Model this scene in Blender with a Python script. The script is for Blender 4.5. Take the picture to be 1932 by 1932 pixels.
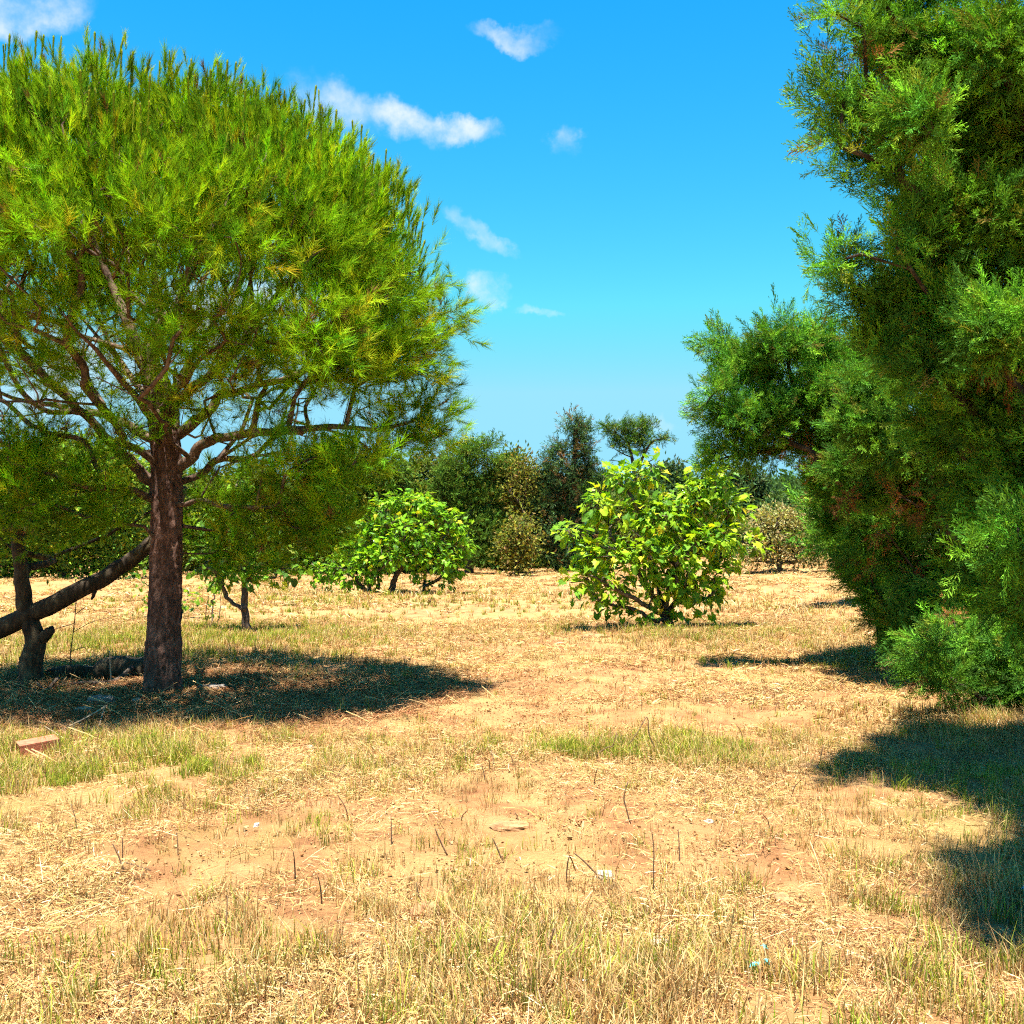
import bpy, math
import numpy as np

# ------------------------------------------------------------------ camera, sky, sun, exposure
SC = bpy.context.scene
for o in list(bpy.data.objects):
    bpy.data.objects.remove(o, do_unlink=True)
COL = SC.collection
F, CX, HY, EYE = 2070.0, 966.0, 1010.0, 1.6      # focal length / centre / horizon of the photograph (1932 px wide), eye height


def P(px, py, d):
    """a point of the place: metres right of, in front of and above the photographer's feet"""
    return np.array([(px - CX) / F * d, d, EYE + (HY - py) / F * d])


cam_d = bpy.data.cameras.new('camera')
cam = bpy.data.objects.new('camera', cam_d)
COL.objects.link(cam)
cam.location = (0, 0, EYE)
cam.rotation_euler = (math.radians(90) + math.atan2(HY - 966, F), 0, 0)
cam_d.sensor_width = 36
cam_d.lens = 36 * F / 1932
cam_d.clip_start = 0.05
cam_d.clip_end = 3000
SC.camera = cam

SUN_EL = math.radians(79)
SUN_AZ = math.atan2(-0.35, -0.94)                 # from behind the photographer, a little to the left
SUN_V = np.array([math.sin(SUN_AZ) * math.cos(SUN_EL), math.cos(SUN_AZ) * math.cos(SUN_EL), math.sin(SUN_EL)])
sun_d = bpy.data.lights.new('sun', 'SUN')
sun_d.energy = 5.0
sun_d.angle = math.radians(0.53)
sun_d.color = (1.0, 0.95, 0.86)
sun = bpy.data.objects.new('sun', sun_d)
COL.objects.link(sun)
import mathutils
sun.rotation_euler = mathutils.Vector(SUN_V).to_track_quat('Z', 'Y').to_euler()

SC.view_settings.view_transform = 'Standard'
SC.view_settings.look = 'None'
SC.view_settings.gamma = 1.0
SC.view_settings.use_curve_mapping = False
SC.view_settings.exposure = 2.0
SC.cycles.use_adaptive_sampling = True
SC.cycles.adaptive_threshold = 0.036
SC.cycles.adaptive_min_samples = 24
SC.cycles.use_denoising = False
SC.cycles.filter_width = 1.2
SC.cycles.max_bounces = 5
SC.cycles.diffuse_bounces = 5
SC.cycles.glossy_bounces = 2
SC.cycles.transmission_bounces = 2
SC.cycles.caustics_reflective = False
SC.cycles.caustics_refractive = False

W = bpy.data.worlds.new('World')
SC.world = W
W.use_nodes = True
wn = W.node_tree.nodes
wl = W.node_tree.links
wn.clear()


class NT:
    """short node helpers"""
    def __init__(s, tree):
        s.t, s.n, s.l = tree, tree.nodes, tree.links

    def node(s, kind, **kw):
        nd = s.n.new(kind)
        for k, v in kw.items():
            setattr(nd, k, v)
        return nd

    def put(s, sock, v):
        if hasattr(v, 'is_output') or isinstance(v, bpy.types.NodeSocket):
            s.l.new(v, sock)
        else:
            sock.default_value = v

    def math(s, op, a, b=0.0, c=0.0, clamp=False):
        nd = s.node('ShaderNodeMath', operation=op, use_clamp=clamp)
        s.put(nd.inputs[0], a); s.put(nd.inputs[1], b); s.put(nd.inputs[2], c)
        return nd.outputs[0]

    def mix(s, f, a, b, blend='MIX'):
        nd = s.node('ShaderNodeMix', data_type='RGBA', blend_type=blend)
        s.put(nd.inputs['Factor'], f)
        s.put(nd.inputs[6], a); s.put(nd.inputs[7], b)
        return nd.outputs[2]

    def noise(s, vec, scale, detail=4, rough=0.55, dist=0.0):
        nd = s.node('ShaderNodeTexNoise')
        if vec is not None:
            s.l.new(vec, nd.inputs['Vector'])
        nd.inputs['Scale'].default_value = scale
        nd.inputs['Detail'].default_value = detail
        nd.inputs['Roughness'].default_value = rough
        nd.inputs['Distortion'].default_value = dist
        return nd.outputs['Fac']

    def ramp(s, f, stops):
        nd = s.node('ShaderNodeValToRGB')
        el = nd.color_ramp.elements
        while len(el) < len(stops):
            el.new(0.5)
        for e, (p, c) in zip(el, stops):
            e.position = p
            e.color = (*c, 1) if len(c) == 3 else c
        s.put(nd.inputs[0], f)
        return nd.outputs[0]

    def smooth(s, v, lo, hi):
        nd = s.node('ShaderNodeMapRange', interpolation_type='SMOOTHSTEP')
        s.put(nd.inputs[0], v)
        nd.inputs[1].default_value = lo; nd.inputs[2].default_value = hi
        return nd.outputs[0]


def c4(c):
    return (c[0], c[1], c[2], 1.0)


g = NT(W.node_tree)
sky = g.node('ShaderNodeTexSky', sky_type='NISHITA')
sky.sun_disc = False
sky.sun_elevation = SUN_EL
sky.sun_rotation = SUN_AZ
sky.altitude = 0
sky.air_density = 1.0
sky.dust_density = 0.1
sky.ozone_density = 2.5
hs = g.node('ShaderNodeHueSaturation')
hs.inputs['Hue'].default_value = 0.480
hs.inputs['Saturation'].default_value = 1.44
hs.inputs['Value'].default_value = 0.72
g.l.new(sky.outputs[0], hs.inputs['Color'])
tc = g.node('ShaderNodeTexCoord')
sep = g.node('ShaderNodeSeparateXYZ')
g.l.new(tc.outputs['Generated'], sep.inputs[0])
dx, dy, dz = sep.outputs
ysafe = g.math('MAXIMUM', dy, 0.02)
wnz = g.node('ShaderNodeTexNoise')
g.l.new(tc.outputs['Generated'], wnz.inputs['Vector'])
wnz.inputs['Scale'].default_value = 13
wnz.inputs['Detail'].default_value = 6
wnz.inputs['Roughness'].default_value = 0.62
wsp = g.node('ShaderNodeSeparateColor')
g.l.new(wnz.outputs['Color'], wsp.inputs[0])
uu = g.math('MULTIPLY_ADD', g.math('SUBTRACT', wsp.outputs[0], 0.5), 0.12, g.math('DIVIDE', dx, ysafe))
vv = g.math('MULTIPLY_ADD', g.math('SUBTRACT', wsp.outputs[1], 0.5), 0.09, g.math('DIVIDE', dz, ysafe))
# fair-weather clouds at the bearings and heights where they hang: px, py, half-length, half-height, tilt, thickness
CLOUDS = [(30, 15, 165, 65, -14, 1.0), (625, 178, 130, 52, 24, 0.75), (800, 222, 150, 46, 14, 1.0), (975, 62, 82, 30, 2, 0.7),
          (1058, 258, 40, 40, 30, 0.6), (912, 442, 75, 30, 30, 0.55), (905, 562, 48, 46, 0, 0.85), (1035, 577, 76, 18, -4, 0.6),
          (520, 590, 280, 140, 8, 0.85), (150, 700, 240, 120, -6, 0.65), (1215, 787, 75, 16, 3, 0.5), (400, 170, 80, 30, 10, 0.5)]
tot = None
for (px, py, a, b, t, k) in CLOUDS:
    u0, v0 = (px - CX) / F, (HY - py) / F
    ct, st = math.cos(math.radians(-t)), math.sin(math.radians(-t))
    du = g.math('SUBTRACT', uu, u0)
    dv = g.math('SUBTRACT', vv, v0)
    e1 = g.math('MULTIPLY', g.math('ADD', g.math('MULTIPLY', du, ct), g.math('MULTIPLY', dv, st)), F / a)
    e2 = g.math('MULTIPLY', g.math('SUBTRACT', g.math('MULTIPLY', dv, ct), g.math('MULTIPLY', du, st)), F / b)
    d2 = g.math('ADD', g.math('MULTIPLY', e1, e1), g.math('MULTIPLY', e2, e2))
    m = g.math('MULTIPLY', g.math('SUBTRACT', 1.15, d2, clamp=True), k)
    tot = m if tot is None else g.math('MAXIMUM', tot, m)
front = g.smooth(dy, 0.05, 0.2)
tot = g.math('MULTIPLY', tot, front)
# clouds over the unseen rest of the sky, cover raised to whiten the fill light
wide = g.noise(tc.outputs['Generated'], 3.3, 3, 0.6)
off = g.math('SUBTRACT', 1.0, g.math('MULTIPLY', front, g.math('LESS_THAN', g.math('ABSOLUTE', g.math('DIVIDE', dx, ysafe)), 0.62)))
over = g.math('MULTIPLY', g.math('MULTIPLY', g.smooth(wide, 0.50, 0.68), off), g.smooth(dz, 0.02, 0.2))
fluff = g.math('MULTIPLY_ADD', g.smooth(wsp.outputs[2], 0.28, 0.72), 1.05, 0.25)
mask = g.math('MULTIPLY', g.math('MAXIMUM', tot, g.math('MULTIPLY', over, 0.8)), fluff, clamp=True)
mask = g.math('MULTIPLY', g.smooth(mask, 0.05, 1.3), 0.93)
skyc = g.mix(mask, g.mix(1.0, g.mix(1.0, hs.outputs[0], (0.62, 0.84, 1.0, 1), 'MULTIPLY'), (0.84, 2.0, 2.6, 1), 'DARKEN'), (2.5, 2.65, 2.85, 1))
bg = g.node('ShaderNodeBackground')
g.l.new(skyc, bg.inputs[0])
bg.inputs[1].default_value = 0.1
wo = g.node('ShaderNodeOutputWorld')
g.l.new(bg.outputs[0], wo.inputs[0])


# ------------------------------------------------------------------ numpy helpers
def rng_of(seed):
    return np.random.default_rng(seed)


def _hash(ix, iy, iz):
    h = (ix.astype(np.int64) * 374761393 + iy.astype(np.int64) * 668265263 + iz.astype(np.int64) * 2147483647) & 0xffffffff
    h = ((h ^ (h >> 13)) * 1274126177) & 0xffffffff
    h = ((h ^ (h >> 16)) * 2246822519) & 0xffffffff
    return ((h ^ (h >> 15)) & 0xffff) / 65535.0


def vnoise(p):
    p = np.asarray(p, float)
    i = np.floor(p).astype(np.int64)
    f = p - i
    f = f * f * (3 - 2 * f)
    r = 0
    for a in (0, 1):
        for b in (0, 1):
            for c in (0, 1):
                w = (f[..., 0] if a else 1 - f[..., 0]) * (f[..., 1] if b else 1 - f[..., 1]) * (f[..., 2] if c else 1 - f[..., 2])
                r = r + w * _hash(i[..., 0] + a, i[..., 1] + b, i[..., 2] + c)
    return r


def fbm(p, octv=4):
    p = np.asarray(p, float)
    s, a, t = 0, 1.0, 0
    for k in range(octv):
        s = s + a * vnoise(p * (2.03 ** k) + 17.3 * k)
        t += a
        a *= 0.5
    return s / t


def unit(v):
    v = np.asarray(v, float)
    return v / np.maximum(np.linalg.norm(v, axis=-1, keepdims=True), 1e-9)


def sstep(x, lo, hi):
    t = np.clip((x - lo) / (hi - lo), 0, 1)
    return t * t * (3 - 2 * t)


def make_mesh(name, v, tris, mat, tint=None, smooth=False):
    v = np.asarray(v, np.float32).reshape(-1, 3)
    tris = np.asarray(tris, np.int32).reshape(-1, 3)
    me = bpy.data.meshes.new(name)
    me.vertices.add(len(v))
    me.vertices.foreach_set('co', v.ravel())
    me.loops.add(tris.size)
    me.loops.foreach_set('vertex_index', tris.ravel())
    me.polygons.add(len(tris))
    me.polygons.foreach_set('loop_start', np.arange(0, tris.size, 3, dtype=np.int32))
    me.polygons.foreach_set('use_smooth', np.full(len(tris), smooth))
    if tint is not None:
        at = me.attributes.new('tint', 'FLOAT_COLOR', 'POINT')
        col = np.ones((len(v), 4), np.float32)
        col[:, :3] = tint
        at.data.foreach_set('color', col.ravel())
    me.update(calc_edges=True)
    me.materials.append(mat)
    return me


def link(name, me, parent=None):
    o = bpy.data.objects.new(name, me)
    COL.objects.link(o)
    if parent is not None:
        o.parent = parent
        o.matrix_parent_inverse = parent.matrix_basis.inverted()
    return o


def thing(name, loc, label, cat, group=None):
    o = bpy.data.objects.new(name, None)
    COL.objects.link(o)
    o.empty_display_size = 0.2
    o.location = tuple(float(q) for q in loc)
    tag(o, label, cat, group)
    return o


def tag(o, label, cat, group=None, kind=None):
    if label:
        o['label'] = label
    if cat:
        o['category'] = cat
    if group:
        o['group'] = group
    if kind:
        o['kind'] = kind
    return o


class Bag:
    """collects triangles with a colour per vertex"""
    def __init__(s):
        s.v, s.t, s.c, s.n = [], [], [], 0

    def add(s, v, t, c):
        v = np.asarray(v, float).reshape(-1, 3)
        s.v.append(v)
        s.t.append(np.asarray(t, np.int64).reshape(-1, 3) + s.n)
        c = np.asarray(c, float)
        s.c.append(np.broadcast_to(c, (len(v), 3)))
        s.n += len(v)

    def build(s, name, mat, parent=None, smooth=False):
        if not s.v:
            return None
        return link(name, make_mesh(name, np.concatenate(s.v), np.concatenate(s.t), mat, np.concatenate(s.c), smooth), parent)


def tube(pts, rad, sides=6, rough=0.0, freq=6.0, cap=True, seed=0.0):
    pts = np.asarray(pts, float)
    n = len(pts)
    rad = np.broadcast_to(np.asarray(rad, float), (n,))
    tan = unit(np.gradient(pts, axis=0))
    ref = np.array([0, 0, 1.0]) if abs(tan[0, 2]) < 0.9 else np.array([1.0, 0, 0])
    x = unit(np.cross(ref, tan[0]))
    X = np.zeros((n, 3))
    for i in range(n):
        x = unit(x - tan[i] * np.dot(x, tan[i]))
        X[i] = x
    Y = np.cross(tan, X)
    a = np.linspace(0, 2 * np.pi, sides, endpoint=False)
    ring = X[:, None, :] * np.cos(a)[None, :, None] + Y[:, None, :] * np.sin(a)[None, :, None]
    R = rad[:, None, None] * np.ones((n, sides, 1))
    if rough:
        q = pts[:, None, :] + ring * rad[:, None, None]
        k = fbm(q * np.array([freq, freq, freq * 0.45]) + seed, 3)
        k2 = np.abs(fbm(q * np.array([freq * 2.6, freq * 2.6, freq * 1.2]) + seed + 9, 2) - 0.5) * 2
        R = R * (1 + rough * ((k - 0.5) * 2 + 0.8 * (k2 - 0.4)))[..., None]
    v = (pts[:, None, :] + ring * R).reshape(-1, 3)
    i = np.arange(n - 1)[:, None]
    j = np.arange(sides)[None, :]
    j2 = (j + 1) % sides
    A, B, C, D = i * sides + j, i * sides + j2, (i + 1) * sides + j2, (i + 1) * sides + j
    t = np.concatenate([np.stack([A, B, C], -1).reshape(-1, 3), np.stack([A, C, D], -1).reshape(-1, 3)])
    if cap:
        v = np.concatenate([v, pts[:1], pts[-1:]])
        k0, k1 = n * sides, n * sides + 1
        jj = np.arange(sides)
        t = np.concatenate([t, np.stack([np.full(sides, k0), (jj + 1) % sides, jj], -1),
                            np.stack([np.full(sides, k1), (n - 1) * sides + jj, (n - 1) * sides + (jj + 1) % sides], -1)])
    return v, t


def resample(pts, n, jit=0.0, seed=0):
    """smooth curve (Catmull-Rom) through points, n samples"""
    p = np.asarray(pts, float)
    q = np.concatenate([[2 * p[0] - p[1]], p, [2 * p[-1] - p[-2]]])
    seg = len(p) - 1
    s = np.linspace(0, seg - 1e-6, n)
    k = s.astype(int)
    f = (s - k)[:, None]
    a, b, c, d = q[k], q[k + 1], q[k + 2], q[k + 3]
    r = 0.5 * (2 * b + (c - a) * f + (2 * a - 5 * b + 4 * c - d) * f ** 2 + (3 * b - a - 3 * c + d) * f ** 3)
    if jit:
        w = rng_of(seed).normal(0, jit, r.shape)
        w[0] = 0
        r = r + w
    return r


def frames(d, rg):
    z = unit(d)
    x = unit(np.cross(rg.normal(size=z.shape), z))
    y = np.cross(z, x)
    return np.stack([x, y, z], -1)


def scatter(bag, tmpls, pos, dirs, scale, tint, rg, pick=None, R=None):
    """adds one template (verts, tris, shade) per position, its z axis along dirs"""
    n = len(pos)
    if n == 0:
        return
    R = frames(dirs, rg) if R is None else R
    scale = np.broadcast_to(np.asarray(scale, float), (n,))
    tint = np.broadcast_to(np.asarray(tint, float), (n, 3))
    pick = rg.integers(0, len(tmpls), n) if pick is None else pick
    for k, (tv, tt, ts) in enumerate(tmpls):
        m = np.nonzero(pick == k)[0]
        if not len(m):
            continue
        v = np.einsum('nij,vj->nvi', R[m], tv) * scale[m, None, None] + pos[m][:, None, :]
        t = tt[None] + (np.arange(len(m)) * len(tv))[:, None, None]
        c = tint[m][:, None, :] * ts[None]
        bag.add(v.reshape(-1, 3), t.reshape(-1, 3), c.reshape(-1, 3))


def euler_of(R):
    return np.stack([np.arctan2(R[:, 2, 1], R[:, 2, 2]), -np.arcsin(np.clip(R[:, 2, 0], -1, 1)), np.arctan2(R[:, 1, 0], R[:, 0, 0])], -1)


def template(name, v, t, c, mat):
    """a tuft that only serves to be repeated inside a crown or a sward; never linked to the scene itself"""
    return bpy.data.objects.new(name, make_mesh(name, v, t, mat, c))


def repeat_tufts(name, tmpl, pos, R, scale, tint, parent=None, rg=None, pick=None):
    """one object whose geometry repeats the tufts at the given places (uncountable foliage, grass, straw)"""
    n = len(pos)
    me = bpy.data.meshes.new(name)
    me.vertices.add(n)
    me.vertices.foreach_set('co', np.asarray(pos, np.float32).ravel())
    a = me.attributes.new('rot', 'FLOAT_VECTOR', 'POINT')
    a.data.foreach_set('vector', euler_of(R).astype(np.float32).ravel())
    a = me.attributes.new('scl', 'FLOAT', 'POINT')
    a.data.foreach_set('value', np.broadcast_to(np.asarray(scale, np.float32), (n,)).astype(np.float32).copy())
    a = me.attributes.new('pick', 'INT', 'POINT')
    pick = rg.integers(0, len(tmpl), n) if pick is None else pick
    a.data.foreach_set('value', np.asarray(pick, np.int32))
    a = me.attributes.new('itint', 'FLOAT_COLOR', 'POINT')
    col = np.ones((n, 4), np.float32)
    col[:, :3] = np.broadcast_to(tint, (n, 3))
    a.data.foreach_set('color', col.ravel())
    me.update()
    for tq in tmpl:
        if tq.data.materials[0].name not in [q.name for q in me.materials]:
            me.materials.append(tq.data.materials[0])
    o = link(name, me, parent)
    ng = bpy.data.node_groups.new(name + '_tufts', 'GeometryNodeTree')
    ng.interface.new_socket('Geometry', in_out='INPUT', socket_type='NodeSocketGeometry')
    ng.interface.new_socket('Geometry', in_out='OUTPUT', socket_type='NodeSocketGeometry')
    N, L = ng.nodes, ng.links
    gi, go = N.new('NodeGroupInput'), N.new('NodeGroupOutput')

    def attr(nm, ty):
        q = N.new('GeometryNodeInputNamedAttribute')
        q.data_type = ty
        q.inputs['Name'].default_value = nm
        return q.outputs['Attribute']
    jn = N.new('GeometryNodeJoinGeometry')
    e2r = N.new('FunctionNodeEulerToRotation')
    L.new(attr('rot', 'FLOAT_VECTOR'), e2r.inputs[0])
    sc_, pk_ = attr('scl', 'FLOAT'), attr('pick', 'INT')
    for k, tq in enumerate(tmpl):
        oi = N.new('GeometryNodeObjectInfo')
        oi.transform_space = 'ORIGINAL'
        oi.inputs['Object'].default_value = tq
        oi.inputs['As Instance'].default_value = False
        cmp_ = N.new('FunctionNodeCompare')
        cmp_.data_type = 'INT'
        cmp_.operation = 'EQUAL'
        ins = [q for q in cmp_.inputs if q.type == 'INT']
        L.new(pk_, ins[0])
        ins[1].default_value = k
        ip = N.new('GeometryNodeInstanceOnPoints')
        L.new(gi.outputs[0], ip.inputs['Points'])
        L.new(cmp_.outputs['Result'], ip.inputs['Selection'])
        L.new(oi.outputs['Geometry'], ip.inputs['Instance'])
        L.new(e2r.outputs[0], ip.inputs['Rotation'])
        L.new(sc_, ip.inputs['Scale'])
        L.new(ip.outputs[0], jn.inputs[0])
    L.new(jn.outputs[0], go.inputs[0])
    md = o.modifiers.new('tufts', 'NODES')
    md.node_group = ng
    o['kind'] = 'stuff'
    return o


# ------------------------------------------------------------------ materials
def mat_new(name):
    m = bpy.data.materials.new(name)
    m.use_nodes = True
    t = NT(m.node_tree)
    t.n.clear()
    out = t.node('ShaderNodeOutputMaterial')
    return m, t, out


def leaf_mat(name, trans=0.35, rough=0.5, gloss=0.0, tcol=(1.25, 1.15, 0.5), inst=False):
    m, t, out = mat_new(name)
    at = t.node('ShaderNodeAttribute', attribute_name='tint')
    col = at.outputs['Color']
    if inst:
        a2 = t.node('ShaderNodeAttribute', attribute_name='itint', attribute_type='INSTANCER')
        col = t.mix(1.0, col, a2.outputs['Color'], 'MULTIPLY')
    df = t.node('ShaderNodeBsdfDiffuse')
    t.l.new(col, df.inputs['Color'])
    tr = t.node('ShaderNodeBsdfTranslucent')
    t.l.new(t.mix(1.0, col, c4(tcol), 'MULTIPLY'), tr.inputs['Color'])
    mx = t.node('ShaderNodeMixShader')
    mx.inputs[0].default_value = trans
    t.l.new(df.outputs[0], mx.inputs[1]); t.l.new(tr.outputs[0], mx.inputs[2])
    sh = mx.outputs[0]
    if gloss:
        gl_ = t.node('ShaderNodeBsdfGlossy')
        gl_.inputs['Roughness'].default_value = rough
        gl_.inputs['Color'].default_value = (1, 1, 1, 1)
        m2 = t.node('ShaderNodeMixShader')
        fr = t.node('ShaderNodeFresnel'); fr.inputs[0].default_value = 1.4
        t.l.new(t.math('MULTIPLY', fr.outputs[0], gloss, clamp=True), m2.inputs[0])
        t.l.new(sh, m2.inputs[1]); t.l.new(gl_.outputs[0], m2.inputs[2])
        sh = m2.outputs[0]
    t.l.new(sh, out.inputs[0])
    return m


def bark_mat(name, cols, scale=14, bump=0.5, zs=0.25):
    m, t, out = mat_new(name)
    co = t.node('ShaderNodeTexCoord')
    mp = t.node('ShaderNodeMapping')
    mp.inputs['Scale'].default_value = (1, 1, zs)
    t.l.new(co.outputs['Object'], mp.inputs['Vector'])
    n1 = t.noise(mp.outputs[0], scale, 6, 0.62, 0.4)
    n2 = t.noise(mp.outputs[0], scale * 3.6, 4, 0.6)
    n3 = t.noise(co.outputs['Object'], 2.2, 3, 0.5)
    mixed = t.math('ADD', t.math('MULTIPLY', n1, 0.6), t.math('ADD', t.math('MULTIPLY', n2, 0.25), t.math('MULTIPLY', n3, 0.15)))
    col = t.ramp(mixed, [(0.36, cols[0]), (0.5, cols[1]), (0.62, cols[2])])
    pr = t.node('ShaderNodeBsdfPrincipled')
    t.l.new(col, pr.inputs['Base Color'])
    pr.inputs['Roughness'].default_value = 0.9
    pr.inputs['Specular IOR Level'].default_value = 0.15
    bp = t.node('ShaderNodeBump')
    bp.inputs['Strength'].default_value = bump
    bp.inputs['Distance'].default_value = 0.03
    t.l.new(mixed, bp.inputs['Height'])
    t.l.new(bp.outputs[0], pr.inputs['Normal'])
    t.l.new(pr.outputs[0], out.inputs[0])
    return m


def plain_mat(name, c0, c1, scale=20, rough=0.85, bump=0.3, spec=0.25):
    m, t, out = mat_new(name)
    co = t.node('ShaderNodeTexCoord')
    n1 = t.noise(co.outputs['Object'], scale, 6, 0.65)
    pr = t.node('ShaderNodeBsdfPrincipled')
    t.l.new(t.ramp(n1, [(0.35, c0), (0.65, c1)]), pr.inputs['Base Color'])
    pr.inputs['Roughness'].default_value = rough
    pr.inputs['Specular IOR Level'].default_value = spec
    bp = t.node('ShaderNodeBump')
    bp.inputs['Strength'].default_value = bump
    bp.inputs['Distance'].default_value = 0.01
    t.l.new(n1, bp.inputs['Height'])
    t.l.new(bp.outputs[0], pr.inputs['Normal'])
    t.l.new(pr.outputs[0], out.inputs[0])
    return m


M_NEEDLE = leaf_mat('pine_needle', 0.32, 0.5, 0, (1.15, 1.12, 0.4))
M_NEEDLE_I = leaf_mat('pine_needle_tuft', 0.32, 0.5, 0, (1.15, 1.12, 0.4), True)
M_CYP = leaf_mat('cypress_scale', 0.25, 0.5, 0, (1.05, 1.15, 0.5))
M_CYP_I = leaf_mat('cypress_scale_tuft', 0.25, 0.5, 0, (1.05, 1.15, 0.5), True)
M_FIG = leaf_mat('fig_leaf', 0.40, 0.35, 0.12, (1.3, 1.2, 0.3))
M_LEAF_I = leaf_mat('small_leaf_tuft', 0.33, 0.5, 0, (1.25, 1.15, 0.5), True)
M_GRASS_I = leaf_mat('grass_tuft', 0.30, 0.6, 0, (1.1, 1.05, 0.7), True)
M_STRAW_I = leaf_mat('straw_scatter', 0.15, 0.65, 0, (1.05, 1.0, 0.8), True)
M_PINEBARK = bark_mat('pine_bark', [(0.028, 0.017, 0.013), (0.095, 0.050, 0.036), (0.20, 0.115, 0.085)], 20, 1.0, 0.45)
M_TWIG = bark_mat('pine_twig', [(0.035, 0.022, 0.016), (0.10, 0.062, 0.042), (0.21, 0.145, 0.10)], 22, 0.4, 0.5)
M_GREYBARK = bark_mat('grey_bark', [(0.018, 0.013, 0.010), (0.05, 0.036, 0.027), (0.11, 0.085, 0.065)], 18, 0.6, 0.35)
M_OLDBARK = bark_mat('old_bark', [(0.014, 0.010, 0.007), (0.045, 0.032, 0.02), (0.12, 0.092, 0.05)], 12, 0.9, 0.4)
M_FIGBARK = bark_mat('fig_bark', [(0.032, 0.023, 0.017), (0.085, 0.062, 0.046), (0.18, 0.14, 0.11)], 20, 0.4, 0.5)
M_CLAY = plain_mat('fired_clay', (0.28, 0.075, 0.038), (0.41, 0.145, 0.08), 30, 0.85, 0.4)
M_STONE = plain_mat('pale_stone', (0.26, 0.20, 0.14), (0.42, 0.34, 0.25), 14, 0.9, 0.6)
M_GREYSTONE = plain_mat('grey_stone', (0.10, 0.085, 0.07), (0.22, 0.19, 0.16), 12, 0.9, 0.6)
M_WHITESTONE = plain_mat('white_stone', (0.27, 0.22, 0.155), (0.40, 0.34, 0.26), 14, 0.9, 0.5)
M_CLOD = plain_mat('earth_clod', (0.20, 0.10, 0.045), (0.36, 0.20, 0.09), 18, 0.95, 0.8)
M_STALK = plain_mat('dry_stalk', (0.07, 0.04, 0.025), (0.17, 0.10, 0.05), 40, 0.8, 0.3)
M_STICK = plain_mat('bleached_stick', (0.27, 0.19, 0.11), (0.48, 0.38, 0.26), 30, 0.8, 0.3)
M_TEAL = plain_mat('teal_plastic', (0.03, 0.42, 0.42), (0.10, 0.62, 0.60), 12, 0.35, 0.2, 0.5)
M_BLUE = plain_mat('blue_plastic', (0.22, 0.42, 0.72), (0.35, 0.58, 0.85), 12, 0.4, 0.2, 0.5)
M_WHITE = plain_mat('white_scrap', (0.5, 0.5, 0.5), (0.65, 0.64, 0.62), 12, 0.5, 0.2, 0.4)


# ------------------------------------------------------------------ the ground
def height(x, y):
    x = np.asarray(x, float); y = np.asarray(y, float)
    z0 = np.zeros_like(x)
    h = (fbm(np.stack([x * 0.22, y * 0.22, z0], -1), 3) - 0.5) * 0.20
    h = h + (fbm(np.stack([x * 0.9, y * 0.9, z0 + 5], -1), 3) - 0.5) * 0.14
    h = h + (fbm(np.stack([x * 3.2, y * 3.2, z0 + 9], -1), 3) - 0.5) * 0.08
    near = 1 - sstep(y, 30, 80)
    h = h * near
    h = h + 0.55 * sstep(y, 20, 44) * sstep(x, 0, 9)
    h = h + 0.10 * sstep(x - 0.22 * y, 1.6, 3.0) * sstep(y, 4, 9) * (1 - sstep(y, 30, 50))   # bank along the cypress row
    return h


def ground_axis(lo, hi, step, far_lo, far_hi, k=1.12):
    a = list(np.arange(lo, hi, step))
    s, p = step, a[-1]
    while p < far_hi:
        s *= k
        p += s
        a.append(p)
    s, p = step, a[0]
    b = []
    while p > far_lo:
        s *= k
        p -= s
        b.append(p)
    return np.array(b[::-1] + a)


gx = ground_axis(-7.5, 8.0, 0.075, -900, 900, 1.13)
gy = ground_axis(2.6, 17.0, 0.075, -200, 1500, 1.07)
GX, GY = np.meshgrid(gx, gy)
gz = height(GX, GY)
gv = np.stack([GX, GY, gz], -1).reshape(-1, 3)
nx_, ny_ = len(gx), len(gy)
ii, jj = np.meshgrid(np.arange(ny_ - 1), np.arange(nx_ - 1), indexing='ij')
A = (ii * nx_ + jj).ravel(); B = A + 1; C_ = A + nx_ + 1; D_ = A + nx_
gt = np.concatenate([np.stack([A, B, C_], -1), np.stack([A, C_, D_], -1)])

m, t, out = mat_new('sandy_soil')
co = t.node('ShaderNodeTexCoord')
ov = co.outputs['Object']
nA = t.noise(ov, 0.35, 4, 0.55)
nB = t.noise(ov, 2.6, 6, 0.65)
nC = t.noise(ov, 22, 6, 0.7)
mp = t.node('ShaderNodeMapping'); mp.inputs['Scale'].default_value = (9, 42, 9); mp.inputs['Rotation'].default_value = (0, 0, 0.25)
t.l.new(ov, mp.inputs['Vector'])
nD = t.noise(mp.outputs[0], 3.0, 5, 0.7, 1.2)
soil = t.ramp(nB, [(0.3, (0.20, 0.088, 0.036)), (0.5, (0.32, 0.162, 0.066)), (0.7, (0.41, 0.228, 0.10))])
straw = t.ramp(nD, [(0.3, (0.20, 0.10, 0.036)), (0.5, (0.36, 0.215, 0.08)), (0.68, (0.46, 0.31, 0.13))])
base = t.mix(t.smooth(t.math('ADD', nA, t.math('MULTIPLY', t.math('SUBTRACT', nB, 0.5), 0.6)), 0.38, 0.66), soil, straw)
base = t.mix(t.math('MULTIPLY', t.smooth(nC, 0.52, 0.75), 0.45), base, (0.15, 0.072, 0.03, 1))
nE = t.noise(ov, 0.55, 5, 0.6, 0.6)
base = t.mix(t.math('MULTIPLY', t.smooth(nE, 0.52, 0.68), 0.30), base, (0.20, 0.18, 0.045, 1))
pr = t.node('ShaderNodeBsdfPrincipled')
t.l.new(base, pr.inputs['Base Color'])
pr.inputs['Roughness'].default_value = 0.95
pr.inputs['Specular IOR Level'].default_value = 0.1
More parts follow.
